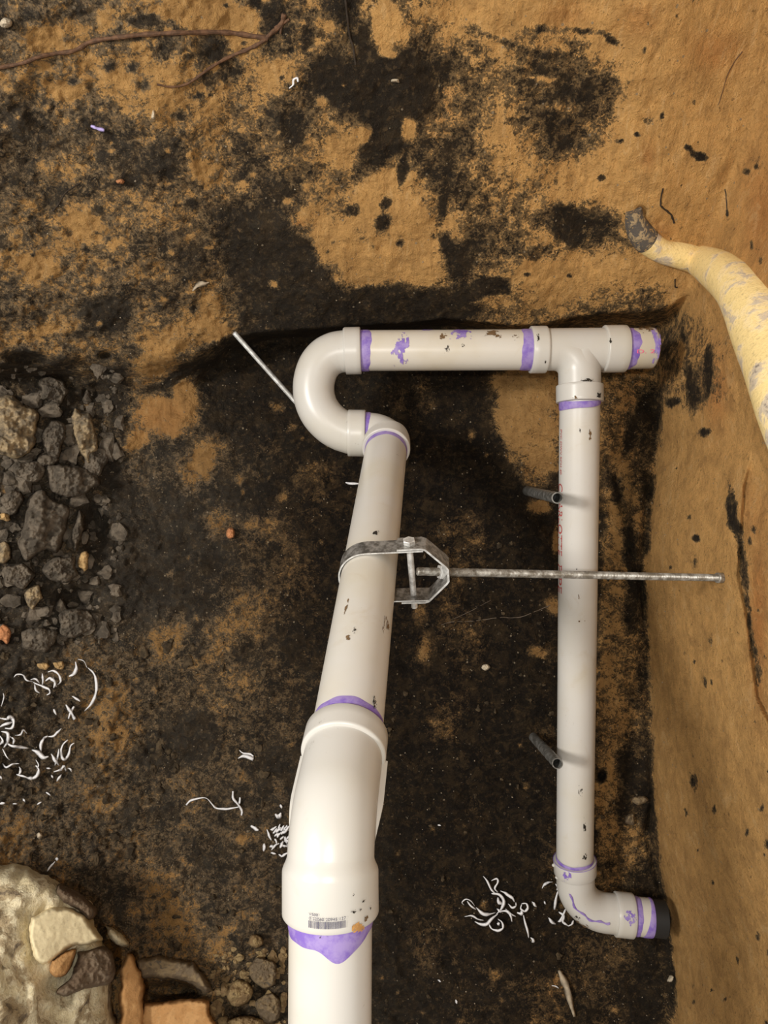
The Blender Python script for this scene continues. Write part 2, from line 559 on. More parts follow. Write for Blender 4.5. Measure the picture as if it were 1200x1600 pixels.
BLOTS = [
    (618, 130, 46, 56, 1.05, 10, 4), (590, 215, 34, 40, 1.0, 10, 4), (575, 62, 14, 40, 0.95, 0, 4), (520, 115, 26, 40, 0.85, 0, 3),
    (600, 40, 24, 42, 0.0, 0, 4), (607, 82, 16, 10, 0.05, 0, 4), (562, 208, 20, 15, 0.0, -20, 4), (638, 205, 14, 22, 0.05, 0, 4), (540, 235, 22, 22, 0.15, 30, 3),
    (440, 415, 78, 62, 1.05, 35, 4), (375, 350, 40, 40, 0.85, 40, 3), (480, 462, 50, 30, 1.0, 10, 4), (570, 470, 60, 22, 1.05, -12, 4), (640, 462, 46, 22, 1.05, 0, 4),
    (520, 385, 34, 34, 0.02, 0, 4), (595, 300, 34, 34, 0.05, 0, 4), (560, 330, 34, 30, 0.1, 0, 3), (640, 345, 34, 60, 0.08, 0, 3), (585, 420, 54, 26, 0.05, -14, 4), (660, 420, 40, 34, 0.10, 0, 3),
    (600, 350, 12, 16, 0.9, 10, 4), (604, 318, 9, 14, 0.85, 20, 4), (548, 330, 16, 12, 0.75, 0, 4), (632, 265, 8, 26, 0.9, 6, 4), (655, 225, 10, 30, 0.75, 10, 3), (626, 380, 6, 8, 0.7, 0, 3),
    (710, 240, 26, 28, 0.9, 30, 3), (692, 315, 8, 40, 0.8, 4, 3), (700, 380, 14, 18, 1.0, 0, 4), (716, 410, 24, 28, 1.0, 30, 4), (745, 455, 44, 16, 1.0, -24, 4), (782, 448, 20, 12, 0.95, 20, 4),
    (745, 285, 30, 60, 0.55, -25, 3), (770, 330, 34, 50, 0.5, -25, 3), (740, 90, 30, 40, 0.55, 0, 3), (735, 130, 20, 30, 0.6, 0, 3),
    (690, 490, 60, 14, 0.95, -4, 4), (600, 500, 140, 14, 1.05, -2, 4),  # shade in the recess under the lip, painted into the soil
     (915, 145, 11, 16, 0.95, 10, 4), (880, 195, 28, 12, 0.75, 0, 3), (884, 222, 13, 12, 0.85, 0, 4),
    (845, 42, 12, 7, 0.8, 0, 3), (905, 47, 48, 5, 0.6, 3, 3), (955, 62, 22, 6, 0.65, 40, 3), (780, 62, 40, 6, 0.55, 25, 3), (924, 115, 6, 6, 0.8, 0, 3), (961, 127, 8, 6, 0.7, 0, 3),
    (845, 85, 46, 6, 0.62, 15, 2), (868, 106, 44, 7, 0.64, 15, 2), (846, 126, 40, 4, 0.15, 12, 2), (848, 140, 44, 7, 0.62, 10, 2), (896, 150, 28, 10, 0.82, 25, 2), (865, 168, 20, 4, 0.2, 0, 2), (830, 168, 32, 7, 0.62, 0, 2), (815, 190, 20, 6, 0.6, 0, 2), (908, 176, 12, 8, 0.8, 0, 2), (880, 197, 24, 6, 0.72, 0, 2), (882, 344, 30, 26, 1.0, 10, 4), (893, 368, 20, 18, 0.95, 0, 4), (850, 345, 20, 14, 0.6, 0, 3), (830, 395, 40, 18, 0.52, 0, 3), (800, 385, 16, 20, 0.55, 0, 3), (820, 300, 30, 20, 0.45, 0, 3),
    (940, 278, 6, 5, 0.85, 0, 3), (995, 212, 5, 5, 0.9, 0, 3), (968, 223, 8, 5, 0.75, 0, 3), (1075, 233, 9, 5, 0.8, 20, 3), (1092, 244, 14, 7, 0.9, 10, 4), (1166, 267, 5, 5, 0.8, 0, 3), (1182, 261, 4, 4, 0.8, 0, 3),
    (1012, 190, 10, 8, 0.5, 0, 3), (822, 430, 5, 3, 0.8, 0, 3), (888, 432, 4, 3, 0.8, 0, 3),
    (800, 650, 40, 74, 0.12, -6, 5), (845, 700, 30, 60, 0.18, 0, 5), (842, 610, 34, 40, 0.12, 0, 5), (775, 600, 26, 22, 0.15, 0, 4), (842, 790, 20, 12, 0.05, 0, 4), (820, 745, 24, 22, 0.5, 0, 3), (850, 835, 12, 8, 0.7, 0, 3),
    (770, 715, 22, 60, 0.95, -20, 4), (800, 770, 20, 24, 0.95, 0, 4), (845, 870, 26, 60, 1.0, 0, 4), (868, 845, 8, 24, 0.15, 0, 4), (868, 950, 12, 26, 0.2, -30, 4),
    (720, 620, 50, 60, 0.85, 0, 4), (665, 620, 20, 40, 0.55, 0, 3),
    (840, 1020, 16, 10, 0.25, 10, 4), (665, 1010, 14, 26, 0.35, 20, 3), (655, 960, 12, 26, 0.3, 0, 3), (690, 830, 16, 12, 0.4, 0, 3), (690, 1130, 22, 28, 0.5, 0, 3),
    (250, 640, 36, 20, 0.1, 0, 4), (290, 620, 18, 34, 0.05, 0, 4), (215, 690, 24, 14, 0.15, -20, 4), (260, 665, 28, 18, 0.12, 20, 4), (318, 720, 20, 30, 0.15, 10, 4), (300, 740, 12, 16, 0.3, 0, 3),
    (270, 590, 54, 9, 0.9, -30, 4), (270, 530, 44, 22, 0.18, -25, 3), (240, 560, 26, 30, 0.2, -30, 3), (340, 515, 26, 12, 0.12, 0, 3), (205, 545, 16, 10, 0.75, 0, 3),
    (165, 490, 40, 24, 0.92, 10, 4), (60, 415, 36, 16, 0.05, 10, 4), (70, 520, 50, 12, 0.2, -15, 3), (60, 545, 34, 10, 0.35, 0, 3), (40, 555, 26, 14, 0.95, 0, 4), (80, 540, 50, 6, 0.5, -10, 3),
    (330, 70, 24, 24, 0.88, 0, 4), (225, 32, 24, 12, 0.85, 0, 4), (370, 30, 46, 26, 0.1, 0, 4), (385, 35, 22, 18, 0.0, 0, 4), (165, 35, 18, 26, 0.1, 10, 4), (68, 58, 28, 18, 0.1, 0, 4), (105, 140, 28, 16, 0.1, 10, 4), (430, 25, 14, 26, 0.95, 0, 4),
    (130, 350, 36, 12, 0.1, 10, 4), (45, 320, 20, 8, 0.2, 20, 3), (320, 270, 30, 16, 0.2, 20, 3), (265, 243, 14, 10, 0.95, 0, 4), (210, 285, 16, 8, 0.9, 0, 3), (88, 310, 20, 20, 0.75, 0, 3),
    (20, 200, 24, 40, 0.7, 0, 3), (195, 215, 24, 40, 0.72, 0, 3), (110, 200, 30, 24, 0.6, 0, 3),
    (480, 60, 12, 30, 0.85, 0, 3), (500, 105, 12, 16, 0.9, 0, 3), (430, 110, 26, 20, 0.1, 0, 3), (425, 130, 18, 10, 0.15, 0, 3), (505, 162, 10, 8, 0.2, 0, 3), (440, 190, 26, 30, 0.75, 0, 3), (455, 250, 40, 16, 0.4, -30, 3),
    (1080, 600, 9, 44, 0.85, -8, 3), (1052, 628, 10, 7, 0.95, 0, 4), (1106, 580, 6, 40, 0.95, 6, 3), (1100, 675, 10, 8, 0.9, 0, 3), (1000, 650, 12, 34, 0.9, 28, 3), (985, 690, 10, 24, 0.85, 20, 3), (1045, 540, 10, 26, 0.75, 30, 3), (1050, 570, 14, 10, 0.6, 0, 3),
    (1150, 825, 8, 44, 0.95, -10, 3), (1143, 790, 9, 14, 0.85, 0, 3), (1165, 905, 5, 30, 0.7, -6, 3), (1086, 843, 7, 5, 0.95, 0, 4), (1076, 808, 5, 5, 0.7, 0, 3), (960, 760, 9, 40, 0.9, -20, 3), (985, 850, 10, 40, 0.95, -6, 3), (992, 910, 12, 40, 0.9, 0, 3),
    (985, 960, 14, 40, 0.8, 0, 3), (980, 1190, 14, 30, 0.9, 0, 3), (975, 1260, 16, 40, 0.85, 0, 3), (940, 1211, 8, 10, 1.1, 15, 3), (1086, 1220, 6, 14, 0.75, -14, 3), (1108, 1000, 4, 7, 0.6, 0, 3), (1030, 1440, 18, 30, 1.05, 0, 4), (1045, 1520, 8, 60, 0.9, -2, 4),  # black at the bend's end and in the small hole is painted shade
    (955, 1090, 24, 90, 0.35, 0, 4), (950, 1330, 22, 50, 0.5, 0, 3), (980, 1340, 22, 40, 0.35, 20, 3),
    (265, 975, 26, 40, 0.3, 0, 4), (170, 1130, 44, 40, 0.32, 20, 4), (310, 1150, 34, 36, 0.85, -20, 4), (230, 920, 90, 60, 0.88, 0, 4), (200, 1275, 20, 26, 0.85, 20, 3), (160, 1250, 34, 14, 0.35, -20, 3), (270, 1330, 30, 20, 0.7, -30, 3),
    (285, 1450, 36, 34, 0.28, 0, 4), (255, 1400, 30, 20, 0.38, 0, 3), (345, 1480, 20, 30, 0.35, 0, 3), (210, 1440, 22, 26, 0.55, 0, 3), (110, 920, 36, 20, 0.95, 0, 4), (150, 830, 26, 50, 1.0, 0, 4), (130, 940, 34, 24, 1.0, 0, 4),
]
for b in BLOTS:
    blot(*b)
_r = random.Random(41)
for _ in range(170):      # dark flecks on the clay banks
    x, y = _r.uniform(640, 1230), _r.uniform(-20, 1620)
    if x < wall_x(y) + 8 and y > 440:
        continue
    q = _r.random() ** 2
    blot(x, y, 1.6 + 2.0 * q, 2.5 + 7 * q, _r.uniform(0.55, 0.95), _r.uniform(-25, 12), 2)
for _ in range(120):      # paler crumbs of clay on the dark floor
    x, y = _r.uniform(-10, 1000), _r.uniform(520, 1620)
    q = _r.random() ** 2
    blot(x, y, 4 + 12 * q, 3 + 9 * q, _r.uniform(0.25, 0.5), _r.uniform(0, 180), 2)
for _ in range(150):      # dark and pale flecks on the upper left bank
    x, y = _r.uniform(-10, 560), _r.uniform(-10, 540)
    q = _r.random() ** 2
    blot(x, y, 3 + 9 * q, 2.5 + 6 * q, _r.choice([0.05, 0.15, 0.85, 0.95, 0.6]), _r.uniform(-30, 30), 2)
for (x, y) in ((1141, 770), (1150, 800), (1153, 835), (1157, 870), (1160, 905), (1166, 940), (1170, 970), (1176, 1010), (1184, 1050)):  # shade along the step's crease, painted as a dark streak
    blot(x, y, 4, 20, 0.72, -8, 2)
dark = np.clip(dark * 1.10 - 0.06, -0.2, 1.15)

def table(rows):
    return np.array([[int(c) for c in r] for r in rows.strip().split('\n')], float) / 9.0
GREY_HAZE = table("""
876421000000
875331000000
665431000000
655331000000
664321000000
554211100000
554211000000
876410001000
986410000000
886410000000
775421000000
765432000000
776543000000
666544000000
777654100000
788765210000
""")
grey = np.clip(cubic_grid(GREY_HAZE, (PX - 50) / 100, (PY - 50) / 100), 0, 1)  # hazy light on the left laid into the soil as a greyer tint
WARM = table("""
666678999999
677778999999
667778899999
666667889999
555566788999
555432345789
343211135689
222210013489
221110012589
222211012589
233321112589
233322112578
234322212578
334322222568
454432222467
565533232467
""")
warm = np.clip(cubic_grid(WARM, (PX - 50) / 100, (PY - 50) / 100), 0, 1)
red = np.zeros_like(PX)
for cx, cy, rx, ry, s in [(1120, 80, 40, 30, .7), (1190, 340, 30, 90, .8), (1000, 30, 30, 30, .5), (1120, 610, 20, 60, .8), (1025, 360, 26, 16, .6), (690, 150, 20, 70, .45), (465, 355, 10, 10, .8),
                          (1185, 960, 14, 130, 1.0), (995, 620, 30, 60, .4), (1180, 820, 24, 60, .5), (880, 25, 40, 20, .4), (1012, 245, 10, 22, .6), (940, 1430, 40, 40, .4), (250, 655, 50, 40, .35), (880, 1540, 80, 50, .25)]:
    red = np.maximum(red, s * bump2(PX, PY, cx, cy, rx, ry))

# relief: banks are smoother, the floor crumbly, the left clods rough
rough_amp = interp(PX, [0, 150, 420, 900, 1010, 1060, 1200], [1.5, 1.3, 0.9, 0.8, 0.8, 0.35, 0.30]) * interp(PY, [0, 420, 520, 700], [0.55, 0.6, 0.9, 1.0])
f1 = fbm(pw, 9, 3, 0.5, 20)
f2 = fbm(pw, 34, 4, 0.55, 31)
f3 = 1 - np.abs(fbm(pw, 26, 3, 0.5, 44)) * 2
f4 = fbm(pw, 150, 2, 0.6, 52)
disp = f1 * 0.012 + rough_amp * (f2 * 0.0105 + (f3 - 0.6) * 0.005 + f4 * 0.0032)
# streaks scraped in the bank on the right and along the lip
st = fbm((XW * 90, YW * 14, ZW * 14), 1.0, 3, 0.6, 70)
disp = disp + st * 0.0022 * np.clip((PX - 1000) / 60, 0, 1) * np.clip((PY - 600) / 200, 0, 1)
st2 = fbm((XW * 20 + YW * 14, YW * 95 - XW * 50, ZW * 10), 1.0, 3, 0.6, 75)
disp = disp + st2 * 0.005 * bump2(PX, PY, 200, 470, 260, 70) 
dark = dark + 0.16 * st2 * bump2(PX, PY, 170, 430, 260, 110)
# hollows and steps
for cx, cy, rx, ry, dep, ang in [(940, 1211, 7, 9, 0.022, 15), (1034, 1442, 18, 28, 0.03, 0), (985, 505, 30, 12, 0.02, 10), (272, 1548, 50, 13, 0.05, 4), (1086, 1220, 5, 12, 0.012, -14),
                                 (165, 555, 10, 5, 0.03, 0), (40, 560, 34, 9, 0.03, 5), (150, 825, 18, 40, 0.03, 0), (125, 935, 34, 18, 0.03, 0), (1150, 830, 6, 50, 0.008, -10), (1003, 330, 8, 8, 0.01, 0)]:
    disp = disp + dep * -1 * bump2(PX, PY, cx, cy, rx, ry, ang, 4)
# the rust layer at the right edge lies behind a step
disp = disp - 0.022 * np.clip((PX - interp(PY, [640, 760, 900, 960, 1030, 1090, 1150], [1190, 1160, 1150, 1163, 1172, 1180, 1210])) / 5, 0, 1) * np.clip((PY - 700) / 60, 0, 1)
# crease down the right side of the floor
for pts in ([(962, 745), (975, 800), (985, 860), (1000, 905), (1010, 960)], [(1012, 760), (1000, 900), (1014, 1010), (1020, 1240), (1012, 1310), (1030, 1380), (1052, 1480), (1056, 1600)], [(1000, 1320), (1012, 1290), (1018, 1260)]):
    for (x0, y0), (x1, y1) in zip(pts[:-1], pts[1:]):
        L2 = (x1 - x0) ** 2 + (y1 - y0) ** 2
        tt = np.clip(((PX - x0) * (x1 - x0) + (PY - y0) * (y1 - y0)) / L2, 0, 1)
        dd = np.hypot(PX - x0 - tt * (x1 - x0) + 3 * nA, PY - y0 - tt * (y1 - y0) + 3 * nB)
        disp = disp - 0.010 * np.exp(-(dd / 5) ** 2)

DEPTH = D0 - disp
VX, VY, VZ = (PX - 600) / F * DEPTH, (800 - PY) / F * DEPTH, H - DEPTH

def soil_depth(px, py):
    i = min(max(int(np.searchsorted(GX, px)) - 1, 0), len(GX) - 2)
    j = min(max(int(np.searchsorted(GY, py)) - 1, 0), len(GY) - 2)
    a = min(max((px - GX[i]) / (GX[i + 1] - GX[i]), 0), 1)
    b = min(max((py - GY[j]) / (GY[j + 1] - GY[j]), 0), 1)
    return float((DEPTH[j, i] * (1 - a) + DEPTH[j, i + 1] * a) * (1 - b) + (DEPTH[j + 1, i] * (1 - a) + DEPTH[j + 1, i + 1] * a) * b)

def S(px, py, lift=0.0):
    """a point on the soil, lifted towards the open side"""
    return P(px, py, soil_depth(px, py) - lift)

def soil_normal(px, py, e=9):
    a = S(px + e, py) - S(px - e, py)
    b = S(px, py - e) - S(px, py + e)
    n = a.cross(b).normalized()
    return n if n.z > 0 else -n

def build_ground():
    ny, nx = PX.shape
    co = np.stack([VX, VY, VZ], -1).reshape(-1, 3)
    idx = np.arange(ny * nx).reshape(ny, nx)
    quads = np.stack([idx[1:, :-1], idx[1:, 1:], idx[:-1, 1:], idx[:-1, :-1]], -1).reshape(-1, 4)
    a, b, c, d = (co[quads[:, k]] for k in range(4))
    fn = np.cross(c - a, d - b)
    vn = np.zeros_like(co)
    for k in range(4):
        np.add.at(vn, quads[:, k], fn)
    vn /= np.linalg.norm(vn, axis=1, keepdims=True) + 1e-12
    cls = WHICH[:-1, :-1].reshape(-1)
    for code, name in ((0, 'floor'), (1, 'wall_back'), (2, 'wall_right'), (3, 'wall_left')):
        q = quads[cls == code]
        used, inv = np.unique(q, return_inverse=True)
        inv = inv.reshape(q.shape)
        me = bpy.data.meshes.new(name)
        me.vertices.add(len(used))
        me.vertices.foreach_set('co', co[used].astype(np.float32).ravel())
        me.loops.add(q.size)
        me.loops.foreach_set('vertex_index', inv.astype(np.int32).ravel())
        me.polygons.add(len(q))
        me.polygons.foreach_set('loop_start', np.arange(0, q.size, 4, dtype=np.int32))
        me.polygons.foreach_set('use_smooth', np.ones(len(q), dtype=bool))
        me.update(calc_edges=True)
        for nm, arr in (('dark', dark), ('grey', grey), ('warm', warm), ('red', red)):
            at = me.attributes.new(nm, 'FLOAT', 'POINT')
            at.data.foreach_set('value', arr.reshape(-1)[used].astype(np.float32))
        me.normals_split_custom_set_from_vertices(vn[used].tolist())
        me.materials.append(M_SOIL)
        o = bpy.data.objects.new(name, me)
        o['kind'] = 'structure'
        C.objects.link(o)
build_ground()

# ------------------------------------------------------------------ the plastic drain run
R = 0.03015          # outside radius of the pipe
RH = 0.0350          # outside radius of a socket
DP = 1.155
drain = thing('drain_pipe', 'white plastic drain run with a trap bend, tee and purple primer at every joint', 'pipe')

def socket_profile(line, spans, body, taper=None):
    """line: [(pos, tan)] ; spans: [(s0, s1)] in arc length which carry the socket radius"""
    s = [0.0]
    for i in range(1, len(line)):
        s.append(s[-1] + (line[i][0] - line[i - 1][0]).length)
    tot = s[-1]
    keys = []
    for a, b in spans:
        a = tot + a if a < 0 else a
        b = tot + b if b < 0 else min(b, tot)
        keys.append((a, b))
    marks = list(s)
    for a, b in keys:
        for e in (a - 0.0012, a - 0.0004, a, a + 0.0006, a + 0.0014, b - 0.0014, b - 0.0006, b, b + 0.0004, b + 0.0012):
            if 0 <= e <= tot:
                marks.append(e)
        if taper and a > 1e-6:
            marks += [a - taper * q / 8 for q in range(9)]
    marks = sorted(set(round(m, 6) for m in marks if 0 <= m <= tot))
    out = []
    for m in marks:
        i = 0
        while i < len(s) - 2 and s[i + 1] < m:
            i += 1
        t = (m - s[i]) / max(s[i + 1] - s[i], 1e-9)
        p = line[i][0].lerp(line[i + 1][0], t)
        tn = line[i][1].lerp(line[i + 1][1], t).normalized()
        r = body
        for a, b in keys:
            if taper and a > 1e-6 and a - taper < m < a:
                q = 1 - (a - m) / taper
                r = body + (RH - body) * q * q * (3 - 2 * q)
            if a - 1e-7 <= m <= b + 1e-7:
                e = min(m - a if a > 1e-6 else 1, b - m if b < tot - 1e-6 else 1)
                if taper and a > 1e-6:
                    e = b - m if b < tot - 1e-6 else tot - m + 1e-9
                if a <= 1e-6:
                    e = min(e, m + 1e-9)
                if b >= tot - 1e-6:
                    e = min(e, tot - m + 1e-9)
                r = RH if e > 0.0013 else (RH - 0.0005 if e > 0.0005 else RH - 0.0013)
        out.append((p, tn, r))
    return out

def seg(a, b, n=8):
    t = (b - a).normalized()
    return [(a.lerp(b, i / n), t) for i in range(n + 1)]

def sleeve(parent, c, axis, r, lo, hi, name='primer_band', mat=None, segs=72, thick=0.0007, a0=0.0, a1=2 * PI, rot=None):
    """a thin uneven band of paint round a pipe. lo/hi: functions of the angle, metres along the axis"""
    axis = axis.normalized()
    ref = Vector((0, 0, 1)) if abs(axis.z) < 0.95 else Vector((0, 1, 0))
    n = (ref - axis * ref.dot(axis)).normalized()
    b = n.cross(axis)
    v, f = [], []
    cols = 5
    full = abs(a1 - a0 - 2 * PI) < 1e-6
    m = segs if full else segs + 1
    for j in range(m):
        a = a0 + (a1 - a0) * j / segs
        l, h = lo(a), hi(a)
        e = n * math.cos(a) + b * math.sin(a)
        for k in range(cols):
            t = k / (cols - 1)
            rr = r + (thick if 0 < k < cols - 1 else 0.0001)
            v.append(c + axis * (l + (h - l) * t) + e * rr)
    for j in range(segs if full else segs):
        j2 = (j + 1) % m
        for k in range(cols - 1):
            f.append((j * cols + k, j * cols + k + 1, j2 * cols + k + 1, j2 * cols + k))
    return mesh_obj(name, v, f, mat or M_PRIMER, parent)

def wob(base, amp, seed, f=(2, 5, 11)):
    r = random.Random(seed)
    ph = [r.uniform(0, 6.28) for _ in f]
    return lambda a: base + amp * sum(math.sin(k * a + p) / (i + 1) for i, (k, p) in enumerate(zip(f, ph)))

def patch(parent, c, axis, r, s0, s1, a0, a1, seed, name, mat, cut=0.0, n=44, scale=1.0, lift=0.0005):
    """a ragged film lying on a cylinder: angles measured from the side that faces up (+Z)"""
    axis = axis.normalized()
    n0 = (Vector((0, 0, 1)) - axis * axis.z).normalized()
    b0 = n0.cross(axis)
    u = np.linspace(0, 1, n); U, V = np.meshgrid(u, u)
    ns = fbm((U * 5 * scale + seed * 3.1, V * 5 * scale, U * 0 + seed), 1.0, 4, 0.6, seed)
    edge = 1 - np.maximum(np.abs(U - 0.5), np.abs(V - 0.5)) * 2
    rad = 1 - np.hypot(U - 0.5, V - 0.5) * 2
    mask = ns * 1.1 + rad * 0.9 - 0.35 - cut
    v, f = [], []
    for j in range(n):
        for i in range(n):
            a = a0 + (a1 - a0) * V[j, i]
            v.append(c + axis * (s0 + (s1 - s0) * U[j, i]) + (n0 * math.cos(a) + b0 * math.sin(a)) * (r + lift))
    for j in range(n - 1):
        for i in range(n - 1):
            if mask[j, i] > 0:
                f.append((j * n + i, j * n + i + 1, (j + 1) * n + i + 1, (j + 1) * n + i))
    used = sorted({k for q in f for k in q})
    if not f:
        return None
    mp = {k: i for i, k in enumerate(used)}
    return mesh_obj(name, [v[k] for k in used], [tuple(mp[k] for k in q) for q in f], mat, parent)

XAX = Vector((1, 0, 0))
# --- cross pipe between trap and tee
ca, cb = P(548, 548, DP), P(850, 546.5, DP)
cross = MB(); cross.add(*sweep(straight(ca, cb, R, 3), 64)); cross = cross.build('pipe', M_PVC_DIRTY, drain)
cax = (cb - ca).normalized()
sleeve(cross, P(565, 548, DP), cax, R, lambda a: -0.003, wob(0.0135, 0.0016, 1))
sleeve(cross, P(828, 546.6, DP), cax, R, wob(-0.0155, 0.0012, 2), lambda a: 0.003)
mid = P(600, 548, DP)
def spx(px):
    return (px - 600) / F * DP
for (x0, x1, a0, a1, sd, mt, cut, nm) in [
        (610, 640, -1.05, 0.85, 11, M_PRIMER, 0.05, 'primer_smear'), (700, 734, 0.35, 1.5, 12, M_PRIMER, -0.12, 'primer_smear'), (652, 678, 1.0, 1.55, 13, M_PRIMER, 0.0, 'primer_smear'),
        (752, 784, 0.25, 1.2, 14, M_BROWNSMEAR, 0.12, 'clay_smear'), (680, 698, 0.2, 0.8, 16, M_BROWNSMEAR, 0.3, 'clay_smear'), (690, 702, -0.4, 0.1, 18, M_DIRT, 0.3, 'dirt_speck'),
        (716, 724, -0.1, 0.15, 19, M_DIRT, 0.3, 'dirt_speck'), (790, 812, 0.2, 0.7, 20, M_BROWNSMEAR, 0.42, 'clay_smear')]:
    patch(cross, mid, cax, R, spx(x0), spx(x1), a0, a1, sd, nm, mt, cut, scale=1.4)

# --- trap bend
tp = [P(x, y, DP) for x, y in ((539, 549), (524, 551.5), (509, 559.5), (497, 575), (490.5, 598), (491.5, 622), (501, 645), (519, 664), (541, 676))]
cl_ = catmull(tp, 6)
line = seg(P(564, 548, DP), P(540, 548.6, DP), 3)
for i in range(1, len(cl_) - 1):
    line.append((cl_[i], (cl_[i + 1] - cl_[i - 1]).normalized()))
line += seg(P(543, 676.6, DP), P(571, 677, DP), 4)
trap = MB(); trap.add(*sweep(socket_profile(line, [(0, 0.0245), (-0.0265, 9)], R * 1.03), 64)); trap = trap.build('trap_bend', M_FIT, drain)

# --- street elbow below the trap and the long pipe that comes towards the viewer
A = P(604, 698, 1.125)
B = P(522, 1290, 0.57)
mdir = (B - A).normalized()
Cc = Vector((A.x, P(0, 677, DP).y, H - DP)) + Vector((0.0005, 0, 0))
e0 = P(567, 677, DP)
line = bendline(e0, Cc, A + mdir * 0.006, 0.030, 20)
line = seg(e0, line[0][0], 3)[:-1] + line + seg(line[-1][0], A + mdir * 0.010, 6)[1:]
elbow = MB(); elbow.add(*sweep(socket_profile(line, [(-0.026, 9)], R * 1.03), 64)); elbow = elbow.build('elbow', M_FIT, drain)
sleeve(elbow, P(569, 677, DP), XAX, R * 1.03, lambda a: -0.001, lambda a: 0.0055 + 0.0045 * max(0, math.sin(a + 0.4)))

main = MB(); main.add(*sweep(straight(A - mdir * 0.02, B - mdir * 0.03, R, 3), 72)); main = main.build('pipe', M_PVC, drain)
sleeve(main, A + mdir * 0.010, mdir, R, lambda a: -0.002, wob(0.0125, 0.0012, 5))
h1 = P(537, 1152, 0.649)
th1 = (h1 - A).dot(mdir)
H1 = A + mdir * th1
sleeve(main, H1, mdir, R, wob(-0.0130, 0.0012, 6), lambda a: 0.003)
for (s, ds, a0, a1, sd, mt, cut) in [(0.40, 0.035, -0.75, -0.45, 31, M_BROWNSMEAR, 0.35), (0.53, 0.018, 0.62, 0.85, 32, M_DIRT, 0.15), (0.45, 0.012, -0.25, -0.1, 33, M_DIRT, 0.3), (0.27, 0.03, -0.2, 0.25, 34, M_DIRT, 0.45),
                                     (0.455, 0.02, -0.5, -0.2, 35, M_BROWNSMEAR, 0.42), (0.40, 0.06, 0.7, 1.1, 36, M_BROWNSMEAR, 0.4)]:
    patch(main, A, mdir, R, s, s + ds, a0, a1, sd, 'dirt_smear', mt, cut)

# --- the big elbow in front
L2a = P(516, 1290, 0.557)
down = Vector((0, -1, 0))
hub2_end = P(516.5, 1426, 0.557)
Bc = Vector((hub2_end.x - 0.0005, B.y, H - 0.560))
d1 = (Bc - H1).normalized()
line0 = bendline(H1, Bc, hub2_end, 0.062, 24)
line = seg(H1, line0[0][0], 6)[:-1] + line0 + seg(line0[-1][0], hub2_end, 6)[1:]
front = MB(); front.add(*sweep(socket_profile(line, [(0, 0.024), (-0.030, 9)], R * 1.055, 0.010), 80)); front = front.build('elbow', M_FIT, drain)
# two moulded webs along the sides, joining the sockets behind the bend
for sgn in (-1, 1):
    web = MB()
    up = Vector((sgn, 0, 0))
    vs, fs = [], []
    K = 22
    for i in range(K + 1):
        t = i / K
        # centre of the web follows the bend line
        s = 0.020 + t * 0.088
        acc = 0; p = line[0][0]; tn = line[0][1]
        for q0, q1 in zip(line[:-1], line[1:]):
            l = (q1[0] - q0[0]).length
            if acc + l >= s:
                p = q0[0].lerp(q1[0], (s - acc) / max(l, 1e-9)); tn = q0[1].lerp(q1[1], (s - acc) / max(l, 1e-9)).normalized()
                break
            acc += l
        side = (up - tn * up.dot(tn)).normalized()
        back = tn.cross(side) * (1 if sgn < 0 else -1)
        back = back if back.z < 0 else -back
        w = R * 1.055
        wid = RH + 0.0012 - 0.0062 * max(0.0, (t - 0.45) / 0.55) ** 1.5
        base = p
        vs += [base + side * (w - 0.006) + back * 0.004, base + side * wid + back * 0.0075, base + side * (wid - 0.0004) + back * 0.0125, base + side * (w - 0.008) + back * 0.018]
    for i in range(K):
        for k in range(4):
            k2 = (k + 1) % 4
            fs.append((i * 4 + k, i * 4 + k2, i * 4 + 4 + k2, i * 4 + 4 + k))
    fs.append((0, 3, 2, 1)); fs.append((K * 4, K * 4 + 1, K * 4 + 2, K * 4 + 3))
    web.add(vs, fs); web.build('side_web', M_FIT, front, 40)
# moulding mark
mk = line0[-3]
patch(front, mk[0], mk[1], R * 1.055, -0.004, 0.009, -0.10, 0.06, 41, 'moulding_mark', plain('mark_grey', (0.34, 0.33, 0.32), 0.3), -0.3)
# barcode and figures on the lower socket
def on_cyl(c, axis, r, s, a):
    n0 = (Vector((0, 0, 1)) - axis * axis.z).normalized()
    b0 = n0.cross(axis)
    return c + axis * s + (n0 * math.cos(a) + b0 * math.sin(a)) * r

def cyl_text(parent, txt, size, c, axis, r, s, a, along, name, mat, flip=1, width=None, lift=0.0004):
    """lettering wrapped on a cylinder; along=True reads along the axis, else round it"""
    cu = bpy.data.curves.new(name, 'FONT')
    cu.body = txt; cu.size = size
    o = bpy.data.objects.new(name, cu)
    C.objects.link(o)
    dg = bpy.context.evaluated_depsgraph_get()
    me = bpy.data.meshes.new_from_object(o.evaluated_get(dg))
    bpy.data.objects.remove(o); bpy.data.curves.remove(cu)
    xs = [v.co.x for v in me.vertices]
    k = (width / (max(xs) - min(xs))) if width else 1.0
    for v in me.vertices:
        x, y = v.co.x * k, v.co.y
        if along:
            q = on_cyl(c, axis, r + lift, s + x, a + flip * y / r)
        else:
            q = on_cyl(c, axis, r + lift, s - y, a + flip * x / r)
        v.co = q
    me.materials.clear()
    me.materials.append(mat)
    ob = bpy.data.objects.new(name, me)
    return link(ob, parent)

